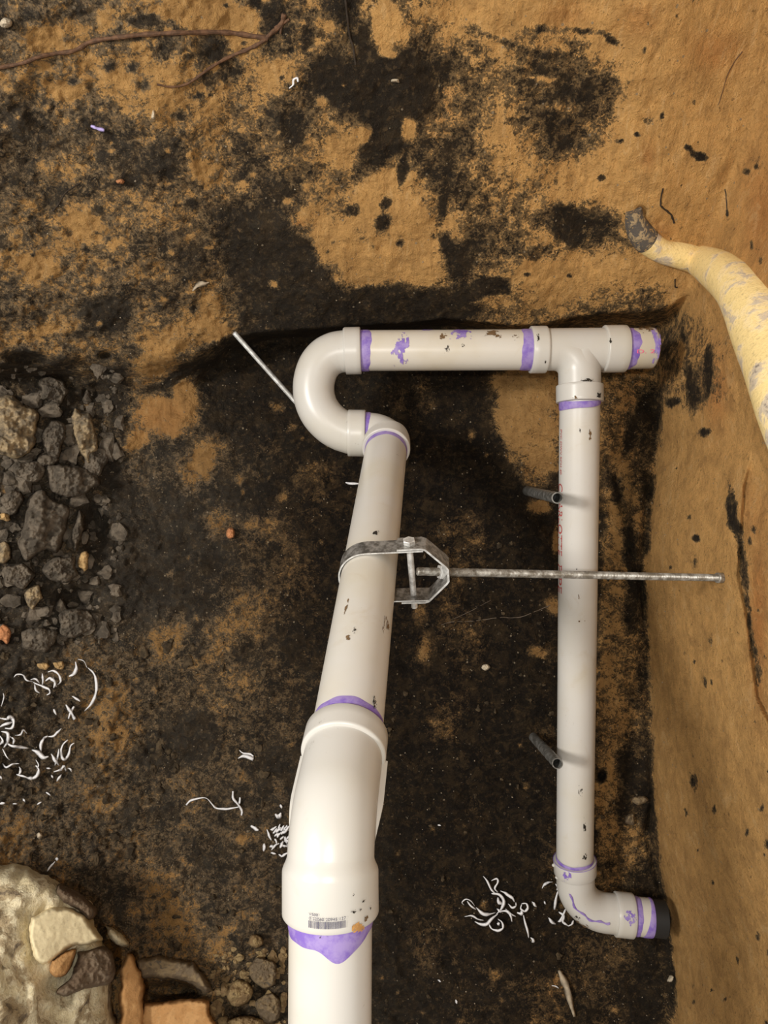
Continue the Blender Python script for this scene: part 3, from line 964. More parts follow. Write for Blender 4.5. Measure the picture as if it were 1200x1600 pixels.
SB = P(516, 1406, 0.557)
a_of = lambda px: (px - 516.0) / F * (0.557 - RH) / RH
code = MB()
rr = random.Random(5)
x = 487.5
while x < 544:
    w = rr.choice([0.8, 0.8, 1.3, 1.9])
    a0, a1 = math.asin(max(-1, min(1, a_of(x)))), math.asin(max(-1, min(1, a_of(min(x + w, 545)))))
    code.add([on_cyl(SB, down, RH + 0.0004, -0.0027, a0), on_cyl(SB, down, RH + 0.0004, -0.0027, a1), on_cyl(SB, down, RH + 0.0004, 0.0022, a1), on_cyl(SB, down, RH + 0.0004, 0.0022, a0)], [(0, 1, 2, 3)])
    x += w + rr.choice([0.7, 0.9, 1.4])
code.build('barcode', M_INK, front, None, False)
cyl_text(front, '0 22060 20945 127', 0.0030, SB, down, RH, -0.0033, math.asin(a_of(488)), False, 'barcode_number', M_INK, 1, 0.0255)
cyl_text(front, 'V300', 0.0026, SB, down, RH, -0.0062, math.asin(a_of(488)), False, 'barcode_heading', M_INK, 1, 0.0066)
patch(front, SB, down, RH, 0.001, 0.0085, 0.50, 0.80, 51, 'clay_smear', M_CLAYSMEAR, -0.25)
patch(front, SB, down, RH, -0.001, 0.003, 0.78, 0.92, 52, 'dirt_smear', M_BROWNSMEAR, -0.05)
for (s, a, ds, da, sd) in [(-0.0085, 0.47, 0.003, 0.13, 53), (-0.0085, 0.66, 0.003, 0.08, 54), (-0.013, 0.72, 0.003, 0.12, 55), (-0.006, 0.95, 0.004, 0.08, 56), (-0.02, 0.5, 0.003, 0.06, 57), (0.007, -0.15, 0.002, 0.05, 58)]:
    patch(front, SB, down, RH, s, s + ds, a, a + da, sd, 'dirt_speck', M_DIRT, 0.15, 24)

# --- lowest pipe, running out of the picture
lower = MB(); lower.add(*sweep(straight(P(516.5, 1405, 0.557), P(514, 1900, 0.557), R, 3), 80)); lower = lower.build('pipe', M_PVC, drain)
def low_edge(a):
    # deepest on the right of the middle, as brushed on
    return 0.008 + 0.0115 * math.exp(-((a - 0.30) / 0.48) ** 2) + 0.0035 * math.exp(-((a + 0.9) / 0.5) ** 2) + 0.0007 * math.sin(9 * a)
def wrapa(fn):
    return lambda a: fn(a if a <= PI else a - 2 * PI)
sleeve(lower, P(516.5, 1426, 0.557), (P(514, 1900, 0.557) - P(516.5, 1405, 0.557)), R, lambda a: -0.003, wrapa(lambda a: low_edge(-a) if False else low_edge(a)), segs=160)

# --- sanitary tee
tl, tr = P(828, 546.6, DP), P(977, 545, DP)
tax = (tr - tl).normalized()
tee = MB()
line = seg(tl, tr, 14)
tee.add(*sweep(socket_profile(line, [(0, 0.0245), (-0.0335, 9)], R * 1.04), 64))
bx = 906
c0 = P(862, 546.5, DP); ck = P(bx - 1, 546.5, DP); ce = P(bx, 629, DP)
l0 = bendline(c0, ck, ce, 0.036, 18)
line = l0 + seg(l0[-1][0], ce, 8)[1:]
tee.add(*sweep(socket_profile(line, [(-0.0262, 9)], R * 1.04), 64))
c0 = P(950, 546.5, DP)
l0 = bendline(c0, ck, ce, 0.010, 10)
tee.add(*sweep([(p, t, R * 1.03) for p, t in l0 + seg(l0[-1][0], P(bx, 608, DP), 4)[1:]], 56))
tee = tee.build('tee', M_FIT, drain)
patch(tee, tl, tax, RH, 0.003, 0.009, 0.15, 0.5, 61, 'dirt_speck', M_DIRT, 0.0, 30)
patch(tee, tl, tax, RH, 0.016, 0.019, -0.85, -0.65, 66, 'dirt_speck', M_DIRT, 0.0, 24)
tdn = (ce - P(bx, 600, DP)).normalized()
patch(tee, P(bx, 600, DP), tdn, RH, -0.003, 0.0035, -0.22, 0.32, 62, 'dirt_smear', M_DIRT, 0.02, 40)
patch(tee, P(bx, 600, DP), tdn, RH, 0.016, 0.026, 0.45, 0.85, 63, 'dirt_smear', M_DIRT, 0.12, 40)
patch(tee, P(bx, 600, DP), tdn, RH, 0.022, 0.028, -0.55, -0.25, 64, 'dirt_smear', M_BROWNSMEAR, 0.2, 30)
patch(tee, P(940, 546, DP), tax, RH, 0.000, 0.006, 0.02, 0.3, 65, 'dirt_speck', M_DIRT, 0.1, 30)

def nub(parent, c, ax, r, h, name='moulding_nub'):
    m = MB()
    m.add(*sweep([(c - ax * h, ax, r), (c, ax, r), (c + ax * h * 0.6, ax, r * 0.8), (c + ax * h, ax, r * 0.3)], 14))
    m.build(name, M_FIT, parent, 60)
nub(tee, P(897, 516.5, DP - 0.006), Vector((0, 1, 0)), 0.0040, 0.0030)
# stub out of the tee's far end, with a worn rounded edge
sa, sb = P(970, 545, DP), P(1023, 544, DP)
prof = [(0, R), (0.90, R), (0.955, R - 0.001), (0.985, R - 0.003), (1.0, R - 0.006)]
stub = MB(); stub.add(*sweep([(sa.lerp(sb, t), tax, r) for t, r in prof], 64)); stub = stub.build('pipe_stub', M_PVC_DIRTY, drain)
sleeve(stub, P(978, 545, DP), tax, R, lambda a: -0.003, wob(0.0105, 0.003, 8))
patch(stub, P(978, 545, DP), tax, R, 0.030, 0.042, -1.0, 1.3, 71, 'primer_smear', M_PRIMER, -0.05, lift=0.0004)
patch(stub, P(978, 545, DP), tax, R, 0.012, 0.040, 0.6, 1.5, 72, 'clay_smear', M_BROWNSMEAR, 0.15)
cyl_text(stub, 'D. 2', 0.0075, P(978, 545, DP), tax, R, 0.006, -0.42, True, 'pink_marking', M_PINK, 1, 0.026, lift=0.0010)

# --- branch pipe going down the right
va, vb = P(906, 615, DP), P(898, 1352, 1.283)
vax = (vb - va).normalized()
branch = MB(); branch.add(*sweep(straight(va, vb, R, 3), 72)); branch = branch.build('pipe', M_PVC, drain)
sleeve(branch, ce, vax, R, lambda a: -0.003, wrapa(lambda a: 0.0065 - 0.0035 * math.sin(a) + 0.001 * math.sin(3 * a)))
cyl_text(branch, 'CHARLOTTE', 0.020, va, vax, R, 0.134, -1.62, True, 'red_lettering', M_RED, 1, 0.112)
cyl_text(branch, 'PIPE', 0.020, va, vax, R, 0.260, -1.62, True, 'red_lettering', M_RED, 1, 0.045)
cyl_text(branch, 'PVC DWV SCH 40', 0.008, va, vax, R, 0.052, -1.42, True, 'red_lettering', M_RED, 1, 0.068)
bl = (vb - va).length
for (f, df, a0, a1, sd, mt, cut) in [(0.062, 0.012, -0.28, -0.18, 81, M_DIRT, 0.2), (0.062, 0.03, 0.1, 0.45, 82, M_BROWNSMEAR, 0.36), (0.335, 0.006, -0.35, -0.28, 83, M_DIRT, 0.0), (0.38, 0.03, -0.3, -0.1, 84, M_BROWNSMEAR, 0.5),
                                     (0.42, 0.05, -0.3, 0.4, 85, M_BROWNSMEAR, 0.52), (0.79, 0.03, -0.15, 0.15, 86, M_DIRT, 0.30), (0.86, 0.05, 0.0, 0.5, 87, M_DIRT, 0.36), (0.94, 0.03, 0.1, 0.45, 88, M_DIRT, 0.18), (0.80, 0.006, 0.05, 0.12, 89, M_DIRT, 0.0)]:
    patch(branch, va, vax, R, f * bl, (f + df) * bl, a0, a1, sd, 'dirt_speck', mt, cut, 36)

# --- quarter bend at the foot of the branch
q0 = P(898, 1343, 1.280)
qc = P(901, 1421, 1.293)
q1 = P(989, 1431, 1.285)
l0 = bendline(q0, qc, q1, 0.055, 20)
line = seg(q0, l0[0][0], 3)[:-1] + l0 + seg(l0[-1][0], q1, 6)[1:]
bend = MB(); bend.add(*sweep(socket_profile(line, [(0, 0.024), (-0.030, 9)], R * 1.04), 64)); bend = bend.build('elbow', M_FIT, drain)
qax = (q1 - l0[-1][0]).normalized()
sleeve(bend, q0, (l0[0][0] - q0), RH - 0.0002, lambda a: -0.0005, lambda a: 0.0005, segs=60)
sleeve(branch, q0, -vax, R, lambda a: -0.002, wob(0.0055, 0.0008, 9))
for (x, y, dx) in ((866, 1352, -1), (871, 1371, -1)):
    nub(bend, P(x, y, 1.282), Vector((dx, 0.15, 0.2)).normalized(), 0.0032, 0.0040)
# primer that ran along the bend
run = []
for i in range(0, 21):
    p, t = l0[i]
    n0 = (Vector((0, 0, 1)) - t * t.z).normalized(); b0 = n0.cross(t)
    a = -0.55 + 0.55 * (i / 20) ** 1.2 + 0.06 * math.sin(i * 0.9)
    run.append((p + (n0 * math.cos(a) + b0 * math.sin(a)) * (R * 1.04 + 0.0003), t, 0.0017 + 0.0006 * math.sin(i * 1.7)))
rm = MB(); rm.add(*sweep(run, 8)); rm.build('primer_run', M_PRIMER, bend)
patch(bend, q0, (l0[0][0] - q0).normalized(), RH, 0.001, 0.022, -1.0, -0.35, 91, 'primer_smear', M_PRIMER, 0.05)
patch(bend, q1, qax, RH, -0.026, -0.001, 0.0, 0.75, 92, 'primer_smear', M_PRIMER, 0.08)
patch(bend, l0[12][0], l0[12][1], R * 1.04, -0.012, 0.016, -1.5, -0.7, 93, 'dirt_smear', M_BROWNSMEAR, 0.1)
patch(bend, l0[8][0], l0[8][1], R * 1.04, 0.0, 0.010, -0.95, -0.6, 94, 'dirt_speck', M_DIRT, 0.1)
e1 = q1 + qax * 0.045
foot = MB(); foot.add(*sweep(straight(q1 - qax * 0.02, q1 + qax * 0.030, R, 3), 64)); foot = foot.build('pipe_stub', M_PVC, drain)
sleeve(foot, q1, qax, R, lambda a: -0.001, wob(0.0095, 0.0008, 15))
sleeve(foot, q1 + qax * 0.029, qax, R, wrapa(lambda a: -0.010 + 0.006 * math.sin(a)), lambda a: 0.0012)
cap = MB(); cap.add(*sweep(straight(q1 + qax * 0.024, q1 + qax * 0.052, R * 0.97, 3), 48)); cap.build('end_shade', M_BLACK, drain)  # black solid standing in for the shadow past the bend's end

# ------------------------------------------------------------------ threaded rods
def thread_rod(a, b, r, pitch, segs=14):
    t = (b - a).normalized()
    L = (b - a).length
    n = int(L / pitch)
    out = [(a, t, r * 0.8)]
    for i in range(n):
        s = i * pitch
        out.append((a + t * (s + pitch * 0.30), t, r * 0.85))
        out.append((a + t * (s + pitch * 0.62), t, r))
        out.append((a + t * (s + pitch * 0.82), t, r))
    out.append((b, t, r * 0.8))
    return sweep(out, segs)

def hexnut(c, axis, r, h, hole=None, rot=0.0):
    return sweep([(c - axis * h / 2, axis, r * 0.93), (c - axis * h * 0.4, axis, r), (c + axis * h * 0.4, axis, r), (c + axis * h / 2, axis, r * 0.93)], 6)

# ------------------------------------------------------------------ clevis hanger
hang = thing('clevis_hanger', 'galvanised steel clevis hanger round the long pipe, threaded rod running to the right bank', 'pipe hanger')
sQ = ((P(573, 893, 0.85) - A).dot(mdir))
Q = A + mdir * sQ
ex = (XAX - mdir * XAX.dot(mdir)).normalized()
ey = mdir.cross(ex)
if ey.y < 0:
    ey = -ey
_t = math.radians(5.0)
ex, ey = ex * math.cos(_t) + ey * math.sin(_t), ey * math.cos(_t) - ex * math.sin(_t)
W2 = 0.0118
def strip(profile, thick, wid, closed=False):
    """profile: 2D points (x, y) in the hanger's plane; a flat bar bent along it"""
    v, f = [], []
    n = len(profile)
    for i, (x, y) in enumerate(profile):
        p0 = profile[max(i - 1, 0)]; p1 = profile[min(i + 1, n - 1)]
        tx, ty = p1[0] - p0[0], p1[1] - p0[1]
        l = math.hypot(tx, ty); nx_, ny_ = -ty / l, tx / l
        for sx, sm in ((0, -1), (0, 1), (1, 1), (1, -1)):
            q = Q + ex * (x + nx_ * thick * sx) + ey * (y + ny_ * thick * sx) + mdir * (wid * sm)
            v.append(q)
    for i in range(n - 1):
        for k in range(4):
            k2 = (k + 1) % 4
            f.append((i * 4 + k, i * 4 + k2, i * 4 + 4 + k2, i * 4 + 4 + k))
    f.append((3, 2, 1, 0)); f.append(tuple((n - 1) * 4 + k for k in range(4)))
    return v, f
def bright_edges(o):
    o.data.materials.append(M_ZINC)
    for i, p in enumerate(o.data.polygons):
        if i < len(o.data.polygons) - 2 and i % 4 in (1, 3):
            p.material_index = 1
RS = R + 0.0012
prof = [(0.066, -RS - 0.0005), (0.0, -RS)]
prof += [(-math.sin(a) * RS, -math.cos(a) * RS) for a in [PI * i / 26 for i in range(1, 26)]]
prof += [(0.0, RS), (0.062, RS + 0.0005)]
st_ = MB(); st_.add(*strip(prof, 0.0018, W2)); o = st_.build('strap', M_STRAP, hang, 30); bright_edges(o)
RY = RS + 0.0026
prof = [(0.034, -RY), (0.060, -RY - 0.0004), (0.0635, -RY + 0.0008), (0.0842, -0.0105), (0.0862, -0.0075), (0.0862, 0.0075), (0.0842, 0.0105), (0.0635, RY - 0.0008), (0.060, RY + 0.0004), (0.034, RY)]
yk = MB(); yk.add(*strip(prof, -0.0022, W2)); o = yk.build('yoke', M_STRAP, hang, 25); bright_edges(o)
cbm = MB()
bc = Q + ex * 0.047
cbm.add(*sweep(straight(bc - ey * (RY + 0.016), bc + ey * (RY + 0.004), 0.0036, 2), 16))
cbm.build('cross_bolt', M_ZINC, hang)
hd = MB(); hd.add(*hexnut(bc + ey * (RY + 0.0045), ey, 0.0070, 0.005)); hd.build('bolt_head', M_ZINC, hang, 20, True)
nt_ = MB(); nt_.add(*hexnut(bc - ey * (RY + 0.006), ey, 0.0055, 0.005)); nt_.build('bolt_nut', M_ZINC, hang, 20, True)
rodA = Q + ex * 0.053 - ey * 0.001
rodB = P(1131, 903, soil_depth(1131, 903) + 0.004)
rax = (rodB - rodA).normalized()
rd = MB(); rd.add(*thread_rod(rodA, rodB, 0.00475, 0.0016)); rd.build('threaded_rod', M_ROD, hang, 50)
n1_ = MB(); n1_.add(*hexnut(rodA + rax * 0.0305, rax, 0.0085, 0.008)); n1_.build('rod_nut', M_ZINC, hang, 20)
n2_ = MB(); n2_.add(*sweep([(rodB - rax * 0.012, rax, 0.0055), (rodB - rax * 0.0105, rax, 0.0068), (rodB - rax * 0.002, rax, 0.0068), (rodB, rax, 0.006)], 20)); n2_.build('anchor_nut', M_ROD, hang, 30)

# rod lying behind the trap
la, lb = P(366, 520, soil_depth(366, 520) - 0.004), None
lb = P(476, 644, soil_depth(476, 644) - 0.02)
ro = MB(); ro.add(*thread_rod(la, lb, 0.0040, 0.0017, 12))
lrod = ro.build('threaded_rod', M_ZINC, None, 50)
tag(lrod, 'thin bare threaded steel rod slanting from the back bank behind the white trap bend', 'rod')

# ------------------------------------------------------------------ steel tubes standing in the floor
def tube_thing(base, tip, r, label):
    t = thing('steel_tube', label, 'tube')
    base = base + (base - tip).normalized() * 0.02
    ax = (tip - base).normalized()
    m = MB()
    pr = []
    n = 26
    for i in range(n + 1):
        q = i / n
        pr.append((base.lerp(tip, q), ax, r * (1 + 0.03 * math.sin(i * 1.7))))
    pr += [(tip, ax, r), (tip, ax, r * 0.80), (tip - ax * 0.05, ax, r * 0.80)]
    m.add(*sweep(pr, 28))
    m.build('tube_wall', M_TUBE, t, 40)
    pl = MB(); pl.add(*sweep(straight(tip - ax * 0.06, tip - ax * 0.045, r * 0.82, 2), 20)); pl.build('soil_plug', M_BLACK, t)
    return t
tube_thing(P(824, 767, soil_depth(824, 767)), P(871, 778, 1.085), 0.0083, 'short grey steel tube beside the branch pipe, the one above the hanger rod')
tube_thing(P(834, 1152, soil_depth(834, 1152)), P(871, 1193, 1.150), 0.0083, 'short grey steel tube beside the branch pipe, the one below the hanger rod')

# ------------------------------------------------------------------ pale yellow bent tube in the right bank
cl = [(990, 328, 12), (994, 350, 17), (1008, 374, 19), (1034, 392, 18), (1062, 399, 19), (1092, 407, 23), (1122, 422, 30), (1150, 446, 37), (1178, 484, 43), (1206, 540, 52), (1240, 620, 58), (1280, 720, 62)]
pts = []
for (x, y, w) in cl:
    d = soil_depth(x, y)
    pts.append((P(x, y, d - w / F * d * 0.02), w / F * d))
cp = catmull([p for p, w in pts], 6)
ws = np.interp(np.linspace(0, 1, len(cp)), np.linspace(0, 1, len(pts)), [w for p, w in pts])
sm = []
for i, p in enumerate(cp):
    t = (cp[min(i + 1, len(cp) - 1)] - cp[max(i - 1, 0)]).normalized()
    sm.append((p, t, ws[i]))
yt = thing('bent_tube', 'pale yellow bent tube with grey smudges half buried in the tan right bank', 'tube')
def lump(seed, amp):
    r_ = random.Random(seed)
    ph = [r_.uniform(0, 6.28) for _ in range(6)]
    return lambda i, a, r: r * (1 + amp * (math.sin(2 * a + ph[0] + i * 0.23) * 0.4 + math.sin(3 * a + ph[1] - i * 0.31) * 0.3 + math.sin(i * 0.5 + ph[2]) * 0.5))
k_ = 13
m_ = MB(); m_.add(*sweep(sm[k_:], 32, True, lump(3, 0.05))); m_.build('tube_body', M_YTUBE, yt)
m_ = MB(); m_.add(*sweep(sm[:k_ + 1], 32, True, lump(3, 0.06))); e_ = m_.build('tube_end', M_YTUBE_END, yt); e_['label'] = 'grimy dark grey end'

# ------------------------------------------------------------------ rocks, clods, crumbs
def sample(A, px, py):
    i = np.clip(np.searchsorted(GX, px) - 1, 0, len(GX) - 2)
    j = np.clip(np.searchsorted(GY, py) - 1, 0, len(GY) - 2)
    a = np.clip((px - GX[i]) / (GX[i + 1] - GX[i]), 0, 1)
    b = np.clip((py - GY[j]) / (GY[j + 1] - GY[j]), 0, 1)
    return (A[j, i] * (1 - a) + A[j, i + 1] * a) * (1 - b) + (A[j + 1, i] * (1 - a) + A[j + 1, i + 1] * a) * b

def poly_dist(px, py, poly):
    """signed distance to a closed outline, positive inside"""
    n = len(poly)
    inside = np.zeros(px.shape, bool)
    best = np.full(px.shape, 1e9)
    for k in range(n):
        (x0, y0), (x1, y1) = poly[k], poly[(k + 1) % n]
        L2 = (x1 - x0) ** 2 + (y1 - y0) ** 2 + 1e-9
        t = np.clip(((px - x0) * (x1 - x0) + (py - y0) * (y1 - y0)) / L2, 0, 1)
        best = np.minimum(best, np.hypot(px - x0 - t * (x1 - x0), py - y0 - t * (y1 - y0)))
        if y0 != y1:
            c = ((y0 > py) != (y1 > py)) & (px < (x1 - x0) * (py - y0) / (y1 - y0) + x0)
            inside ^= c
    return np.where(inside, best, -best)

def lump_mesh(outline, front, mat, name, seed, parent=None, rough=0.10, sink=0.03, flat=0.35, rings=9, segs=56, tilt=(0, 0), round_=None, facets=5):
    """a solid lump of earth or stone: its outline where it meets the soil, rising `front` metres, with a broken skin"""
    pts = [Vector((x, y, 0)) for x, y in outline]
    sm_ = catmull(pts + [pts[0]], 4)[:-1]
    poly = [(p.x, p.y) for p in sm_]
    xs, ys = [p[0] for p in poly], [p[1] for p in poly]
    size = max(max(xs) - min(xs), max(ys) - min(ys))
    stp = max(size / 60, 1.0) if size > 40 else max(size / 26, 0.35)
    gx = np.arange(min(xs) - 6 - stp, max(xs) + 6 + stp * 2, stp)
    gy = np.arange(min(ys) - 6 - stp, max(ys) + 6 + stp * 2, stp)
    px, py = np.meshgrid(gx, gy)
    base = sample(D0, px, py)
    mw = size / F * 1.25
    w = ((px - 600) / F * base, (800 - py) / F * base, H - base)
    ragged = fbm(w, 5 / mw, 4, 0.6, seed + 3) * size * 0.05
    dist = poly_dist(px, py, poly) + ragged
    rd = round_ or size * 0.16
    t = np.clip(dist / rd, 0, 1)
    edge = np.sqrt(1 - (1 - t) ** 2)
    r_ = random.Random(seed)
    inner = 1 + (1 - flat) * 0.45 * np.clip(dist / (size * 0.4), 0, 1)
    cx, cy = sum(xs) / len(xs), sum(ys) / len(ys)
    pl = np.full(px.shape, 9.0)
    for _ in range(facets):
        a, sl = r_.uniform(0, 2 * PI), r_.uniform(0.3, 1.0) * (1 - flat)
        pl = np.minimum(pl, 1.25 + r_.uniform(-0.05, 0.2) - sl * (math.cos(a) * (px - cx) + math.sin(a) * (py - cy)) / (size * 0.5))
    hgt = np.minimum(edge * inner, np.maximum(pl, 0.35) * edge) * front
    rid = 1 - np.abs(fbm(w, 4 / mw, 4, 0.55, seed + 9)) * 2
    hgt = hgt + edge * mw * rough * (fbm(w, 2.5 / mw, 5, 0.6, seed) * 0.7 + (rid - 0.6) * 0.35 + fbm(w, 16 / mw, 4, 0.65, seed + 5) * 0.30)
    hgt = np.where(dist > 0, hgt, 0) - sink * (1 - np.clip(dist / (rd * 0.25), 0, 1)) 
    dep = base - hgt
    keep = dist > -stp * 1.6
    q = keep[:-1, :-1] & keep[1:, :-1] & keep[:-1, 1:] & keep[1:, 1:]
    ny, nx = px.shape
    v = np.stack([(px - 600) / F * dep, (800 - py) / F * dep, H - dep], -1).reshape(-1, 3)
    lowd = base + sink + 0.004
    vb = np.stack([(px - 600) / F * lowd, (800 - py) / F * lowd, H - lowd], -1).reshape(-1, 3)
    top, bot = [], []
    cnt = {}
    for j, i in zip(*np.nonzero(q)):
        a, b, c, d = j * nx + i, j * nx + i + 1, (j + 1) * nx + i + 1, (j + 1) * nx + i
        top.append((d, c, b, a))
        for e in ((d, c), (c, b), (b, a), (a, d)):
            cnt[e] = 1
    side = [(e[1], e[0], e[0] + ny * nx, e[1] + ny * nx) for e in cnt if (e[1], e[0]) not in cnt]
    faces = top + [tuple(k + ny * nx for k in reversed(f)) for f in top] + side
    allv = np.concatenate([v, vb])
    used = np.unique(np.array(faces).ravel())
    mp = np.zeros(len(allv), int); mp[used] = np.arange(len(used))
    return mesh_obj(name, allv[used].tolist(), [tuple(int(mp[k]) for k in f) for f in faces], mat, parent)

def ell(cx, cy, rx, ry, ang=0, seed=0, n=9, irr=0.16):
    r = random.Random(seed)
    c, s = math.cos(math.radians(ang)), math.sin(math.radians(ang))
    out = []
    for k in range(n):
        a = 2 * PI * k / n
        q = 1 + r.uniform(-irr, irr)
        x, y = rx * q * math.cos(a), ry * q * math.sin(a)
        out.append((cx + c * x - s * y, cy + s * x + c * y))
    return out

# pale rock mass, lower left
rock = thing('pale_rock', 'big pale yellow crumbly rock in the bottom left corner', 'rock')
lump_mesh([(-60, 1350), (0, 1352), (45, 1360), (85, 1366), (120, 1388), (146, 1408), (152, 1424), (150, 1440), (158, 1462), (174, 1500), (178, 1560), (176, 1640), (60, 1660), (-80, 1650), (-90, 1480)], 0.085, M_PALE, 'rock_body', 3, rock, 0.13, 0.06, 0.75, round_=26)
o = lump_mesh([(46, 1432), (80, 1416), (108, 1415), (132, 1428), (148, 1448), (160, 1468), (140, 1478), (112, 1484), (90, 1500), (72, 1508), (52, 1500), (44, 1465)], 0.118, M_FACET, 'smooth_face', 8, rock, 0.02, 0.05, 0.95, round_=10); o['label'] = 'smooth flat pale face'
o = lump_mesh([(90, 1380), (118, 1390), (146, 1412), (150, 1428), (138, 1440), (118, 1424), (96, 1412), (84, 1396)], 0.108, M_BROWNROCK, 'brown_crust', 9, rock, 0.12, 0.05, 0.7, round_=10); o['label'] = 'brown crust along the upper edge'
o = lump_mesh([(80, 1500), (100, 1486), (120, 1482), (116, 1502), (104, 1524), (86, 1528), (76, 1518)], 0.122, M_BRICK, 'orange_patch', 10, rock, 0.03, 0.05, 0.9, round_=6); o['label'] = 'smooth orange clay patch'
o = lump_mesh([(118, 1486), (150, 1476), (176, 1488), (178, 1530), (150, 1544), (124, 1552), (100, 1560), (84, 1552), (92, 1538), (110, 1526)], 0.112, M_BROWNROCK, 'brown_crust', 12, rock, 0.14, 0.05, 0.7, round_=9); o['label'] = 'dark brown crumbly band'

blk = thing('clay_block', 'orange tan clay block with a dark recess at the bottom edge, beside the pale rock', 'clay block')
lump_mesh([(190, 1512), (199, 1490), (212, 1500), (222, 1530), (226, 1562), (228, 1640), (186, 1640), (189, 1560)], 0.075, M_BRICK, 'upright_side', 21, blk, 0.03, 0.05, 0.95, round_=7)
lump_mesh([(224, 1566), (262, 1566), (296, 1560), (322, 1562), (330, 1580), (336, 1640), (222, 1640)], 0.065, M_BRICK, 'lower_side', 22, blk, 0.03, 0.05, 0.95, round_=7)
o = lump_mesh([(212, 1500), (240, 1494), (290, 1500), (318, 1520), (332, 1545), (318, 1552), (290, 1534), (262, 1528), (222, 1528)], 0.05, M_GREYROCK, 'stone_ledge', 23, blk, 0.10, 0.03, 0.8, round_=9); o['label'] = 'grey brown ledge above the recess'

tag(lump_mesh([(164, 1446), (178, 1450), (196, 1466), (202, 1477), (190, 1479), (174, 1470)], 0.05, M_PALE, 'stone', 24, None, 0.06, 0.03, 0.5, 6, 36), 'narrow pale sliver of stone between the pale rock and the clay block', 'stone')
for (cx, cy, rx, ry, ang, sd, mt, fr, lb) in [
        (375, 1552, 26, 20, -20, 31, M_CRUMB, 0.03, 'ochre earth lump right of the clay block, the upper one'), (384, 1602, 30, 15, 5, 32, M_CRUMB, 0.035, 'ochre earth lump right of the clay block, on the bottom edge'),
        (412, 1520, 22, 24, 0, 33, M_GREYROCK, 0.025, 'brown earth lump left of the lowest white pipe'), (400, 1470, 12, 10, 0, 34, M_CRUMB, 0.018, 'small round ochre nodule left of the lowest white pipe'),
        (420, 1575, 20, 22, 0, 35, M_GREYROCK, 0.025, 'brown earth lump on the bottom edge beside the lowest white pipe')]:
    tag(lump_mesh(ell(cx, cy, rx, ry, ang, sd), fr, mt, 'earth_lump', sd, None, 0.22, 0.03, 0.3, round_=max(rx, ry) * 0.2, facets=8), lb, 'earth lump')

CL = [
    (22, 665, 46, 48, 10, M_CLODTAN, 0.045, 'largest tan-dusted clod on the left edge below the back bank'), (84, 682, 20, 30, 0, M_CLOD, 0.03, 'rounded grey clod right of the largest tan-dusted clod'),
    (133, 678, 20, 46, -14, M_CLODTAN, 0.03, 'long upright clod with a tan flecked face'), (106, 748, 42, 26, 10, M_CLOD, 0.035, 'broad grey clod below the long upright clod'),
    (44, 735, 24, 20, 0, M_CLOD, 0.03, 'grey clod under the largest tan-dusted clod'), (18, 782, 17, 20, 0, M_CLOD, 0.03, 'grey clod on the left edge beside the tall boulder-like clod'),
    (66, 822, 36, 54, 12, M_CLOD, 0.045, 'tall boulder-like grey clod in the left heap'), (121, 830, 10, 28, 10, M_CLOD, 0.03, 'narrow grey clod against the right side of the tall boulder-like clod'),
    (92, 888, 32, 22, -10, M_CLOD, 0.035, 'flat-faced grey clod at the foot of the tall boulder-like clod'), (131, 878, 9, 17, 6, M_TANBIT, 0.022, 'small bright tan lump at the right end of the left heap'),
    (28, 898, 26, 20, 0, M_CLOD, 0.03, 'crumbly grey clod on the left edge low in the heap'), (52, 930, 14, 20, 15, M_CLODTAN, 0.025, 'small tan-edged clod at the bottom of the left heap'),
    (4, 862, 14, 18, 0, M_CLODTAN, 0.03, 'pale grey clod cut by the left edge'), (8, 808, 9, 7, 0, M_TANBIT, 0.02, 'tiny tan lump on the left edge of the heap'),
    (86, 610, 26, 22, 0, M_CLOD, 0.03, 'dark grey clod just below the back bank on the left'), (76, 720, 16, 12, 0, M_CLOD, 0.025, 'small grey clod wedged in the middle of the left heap'),
    (7, 990, 10, 16, 0, M_ORANGEBIT, 0.02, 'small orange brown lump on the left edge above the shavings'), (60, 1000, 34, 22, 0, M_CLOD, 0.02, 'low dark clod above the upper shavings'),
    (120, 975, 30, 24, 0, M_CLOD, 0.02, 'low dark clod right of the orange brown lump'), (150, 720, 18, 24, 0, M_CLOD, 0.02, 'small dark clod right of the broad grey clod'),
]
for i, (cx, cy, rx, ry, ang, mt, fr, lb) in enumerate(CL):
    tag(lump_mesh(ell(cx, cy, rx, ry, ang, 100 + i, 10, 0.24), fr, mt, 'soil_clod', 100 + i, None, 0.24, 0.03, 0.35, round_=max(rx, ry) * 0.22, facets=7), lb, 'clod', 'soil clods in the left heap')

